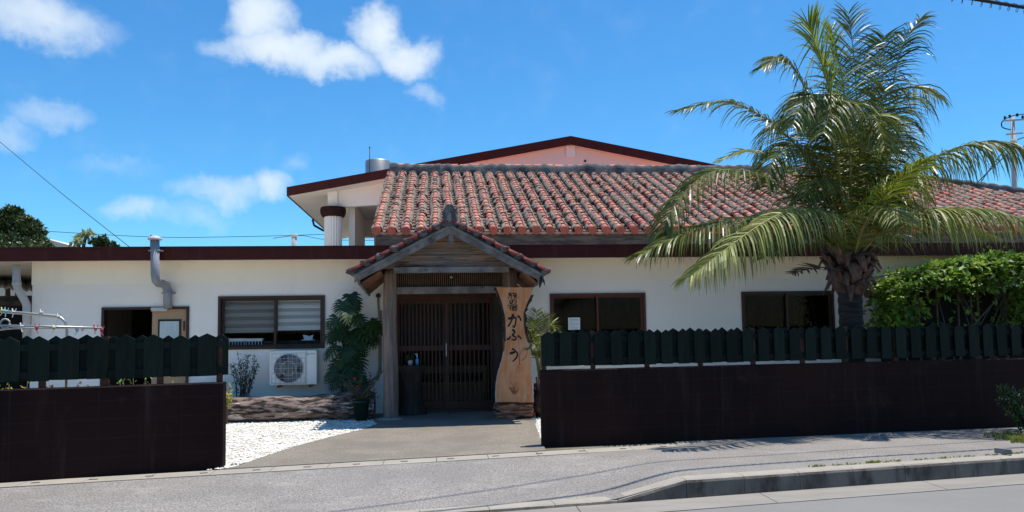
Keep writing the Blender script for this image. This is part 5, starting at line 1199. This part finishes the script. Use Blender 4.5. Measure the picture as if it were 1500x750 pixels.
def tree(px, yy, ztop, zlow, rx, n, lf, label, m, seed, lumps, nm='tree', cat='tree', tr=.12):
    random.seed(seed); c = W(px, 360, yy); t = thing(nm, (c.x, yy, 0), label, cat); f, s = MB(), MB()
    s.tube([(c.x, yy, 0), (c.x+.05, yy, zlow*.5), (c.x, yy, lerp(zlow, ztop, .4))], [tr, tr*.7, tr*.3], 8)
    cs = []
    for k in range(lumps):
        q = Vector((c.x+U(-1, 1)*rx*.75, yy+U(-1, 1)*rx*.6, lerp(zlow, ztop, .15+.72*random.random()))); cs.append((q, rx*U(.25, .45)))
        s.tube([(c.x, yy, zlow*.8), lerp(Vector((c.x, yy, zlow)), q, .6), q], [tr*.4, tr*.25, .02], 6)
    for k in range(n):
        q, r = random.choice(cs); v = rvec().normalized()*r*random.random()**.35; v.z *= .8; leafquad(f, q+v, v+rvec()*.8+Vector((0, 0, .3)), rvec()+Vector((0, 0, .8)), lf*U(.7, 1.3), lf*.55)
    f.build('crown', m, t); s.build('trunk', M['twig'], t); return t
zt = lambda px, py, y: W(px, py, y).z
tree(26, 22, zt(26, 303, 22), zt(26, 372, 22), .85, 6200, .14, 'dark green leafy tree rising above the roof at the left', M['leafdk'], 61, 16)
tree(12, 21, zt(12, 352, 21), zt(12, 385, 21), 1.0, 2600, .12, 'broad lower green tree in front of the dark tree at the left', M['leafdk'], 62, 16)
tree(60, 21.5, zt(60, 357, 21.5), zt(60, 385, 21.5), .5, 900, .10, 'low green bush top just right of the broad left tree', M['leafdk'], 66, 7)
tree(163, 24, zt(163, 346, 24), zt(163, 372, 24), .42, 700, .13, 'small round dark treetop showing over the roof left of the vent pipe', M['leafdk'], 63, 6)
tree(139, 24, zt(139, 350, 24), zt(139, 368, 24), .2, 90, .13, 'thin sprig of leaves over the roof, middle of the three small ones', M['leafdk'], 64, 3)
tree(116, 24, zt(118, 341, 24), zt(118, 362, 24), .32, 130, .17, 'pale leafy sprig over the roof, left of the three small ones', mat('pale_leaf', (.32, .36, .18), rough=.5, island=.3, trans=.3), 65, 4)

def wire(name, P, r, label, cat='cable', group=None, n=30, m=None):
    s = MB(); s.tube([bez([Vector(p) for p in P], i/n) for i in range(n+1)], r, 6); return tag(s.build(name, m or M['cable']), label, cat, group)
wire('overhead_wire', [W(-120, 110, 45), W(0, 208, 40), W(90, 283, 36), W(185, 358, 32), W(240, 400, 30)], .013, 'thin dark wire descending diagonally through the sky at the left')
wire('overhead_wire', [W(-60, 331, 50), W(55, 338, 50), W(220, 347, 50), W(330, 347, 50), W(480, 343, 50), W(620, 335, 50)], .018, 'thin horizontal wire across the sky just above the flat roof')
wire('overhead_wire', [W(400, 349, 60), W(440, 345, 60), W(480, 351, 60), W(560, 352, 60)], .022, 'short faint wire near the column above the flat roof')
pp = thing('utility_pole', tuple(W(1487, 400, 45).xy)+(0,), 'grey concrete utility pole beyond the tiled roof at the right', 'utility pole')
s = MB(); b, t = W(1487, 300, 45), W(1483, 172, 45); s.tube([(b.x+.1, 45, 0), b, t], [.22, .17, .13], 12); s.build('shaft', M['polec'], pp)
s = MB(); 
for py, dx in ((176, 14), (196, 10)): a, b = W(1484-dx, py+1, 44.8), W(1484+dx+4, py-1, 44.8); s.beam(a, b, .09, .09)
s.build('crossarm', M['polec'], pp)
for px, py in ((1472, 172), (1479, 170), (1490, 168), (1498, 171)):
    c = W(px, py, 44.8); s = MB(); s.lathe(c, [(.05, -.12), (.09, -.06), (.05, -.02), (.08, .04), (.03, .1)], 8); s.build('insulator', M['cable'], pp)
s = MB(); c = W(1485, 207, 44.6); s.tube([c+Vector((0, 0, -.35)), c+Vector((0, 0, .15))], .17, 10); s.build('transformer', M['polec'], pp)
wire('pole_wire', [W(1600, 150, 42), W(1530, 165, 44), W(1490, 168, 45), W(1470, 176, 45), W(1468, 186, 45), W(1480, 190, 45)], .035, 'curled wire at the head of the utility pole', 'cable', None)
wire('pole_wire', [W(1600, 195, 42), W(1530, 200, 44), W(1485, 208, 45), W(1440, 262, 47), W(1400, 330, 50)], .03, 'wire sloping left and down from the utility pole', 'cable', None)
wire('pole_wire', [W(1600, 205, 42), W(1500, 214, 45), W(1460, 240, 47), W(1400, 300, 50)], .03, 'lower wire sloping down to the left of the utility pole', 'cable', None)
# street cables overhead; they throw the thin shadows on the pavement
def over(gpts, h, name, r, label):
    P = []
    for (px, py), hh in zip(gpts, h): g_ = G(px, py, -.05 if px < 1000 else 0); P.append(Vector((g_.x-SHX*hh, g_.y-SHY*hh, hh)))
    a, b = P[0]-(P[1]-P[0])*3, P[-1]+(P[-1]-P[-2])*3
    s = MB(); s.tube([bez([a]+P+[b], i/60) for i in range(61)], r, 7)
    return P, tag(s.build(name, M['cable']), label, 'cable', 'cables over the street')
P, o1 = over([(560, 741), (700, 728), (900, 706), (1100, 681), (1500, 655)], [5.98, 5.93, 5.82, 5.66, 5.46], 'street_cable', .022, 'thick black cable crossing the top right corner of the sky')
P2_, o2 = over([(700, 711), (900, 688), (1100, 668), (1500, 643)], [6.5]*4, 'street_cable', .012, 'thinner black cable running above the thick street cable')
# spiral hanger wound round the thick cable
s = MB(); pts = []
allp = [bez(P, i/1600) for i in range(800, 1601)]
for i, p in enumerate(allp): a = i*.45; pts.append(p+Vector((0, .05*math.cos(a), .05*math.sin(a)-.02)))
s.tube(pts, .004, 4); tag(s.build('cable_spiral', M['cable']), 'fine spiral hanger wound around the thick street cable', 'cable hanger')
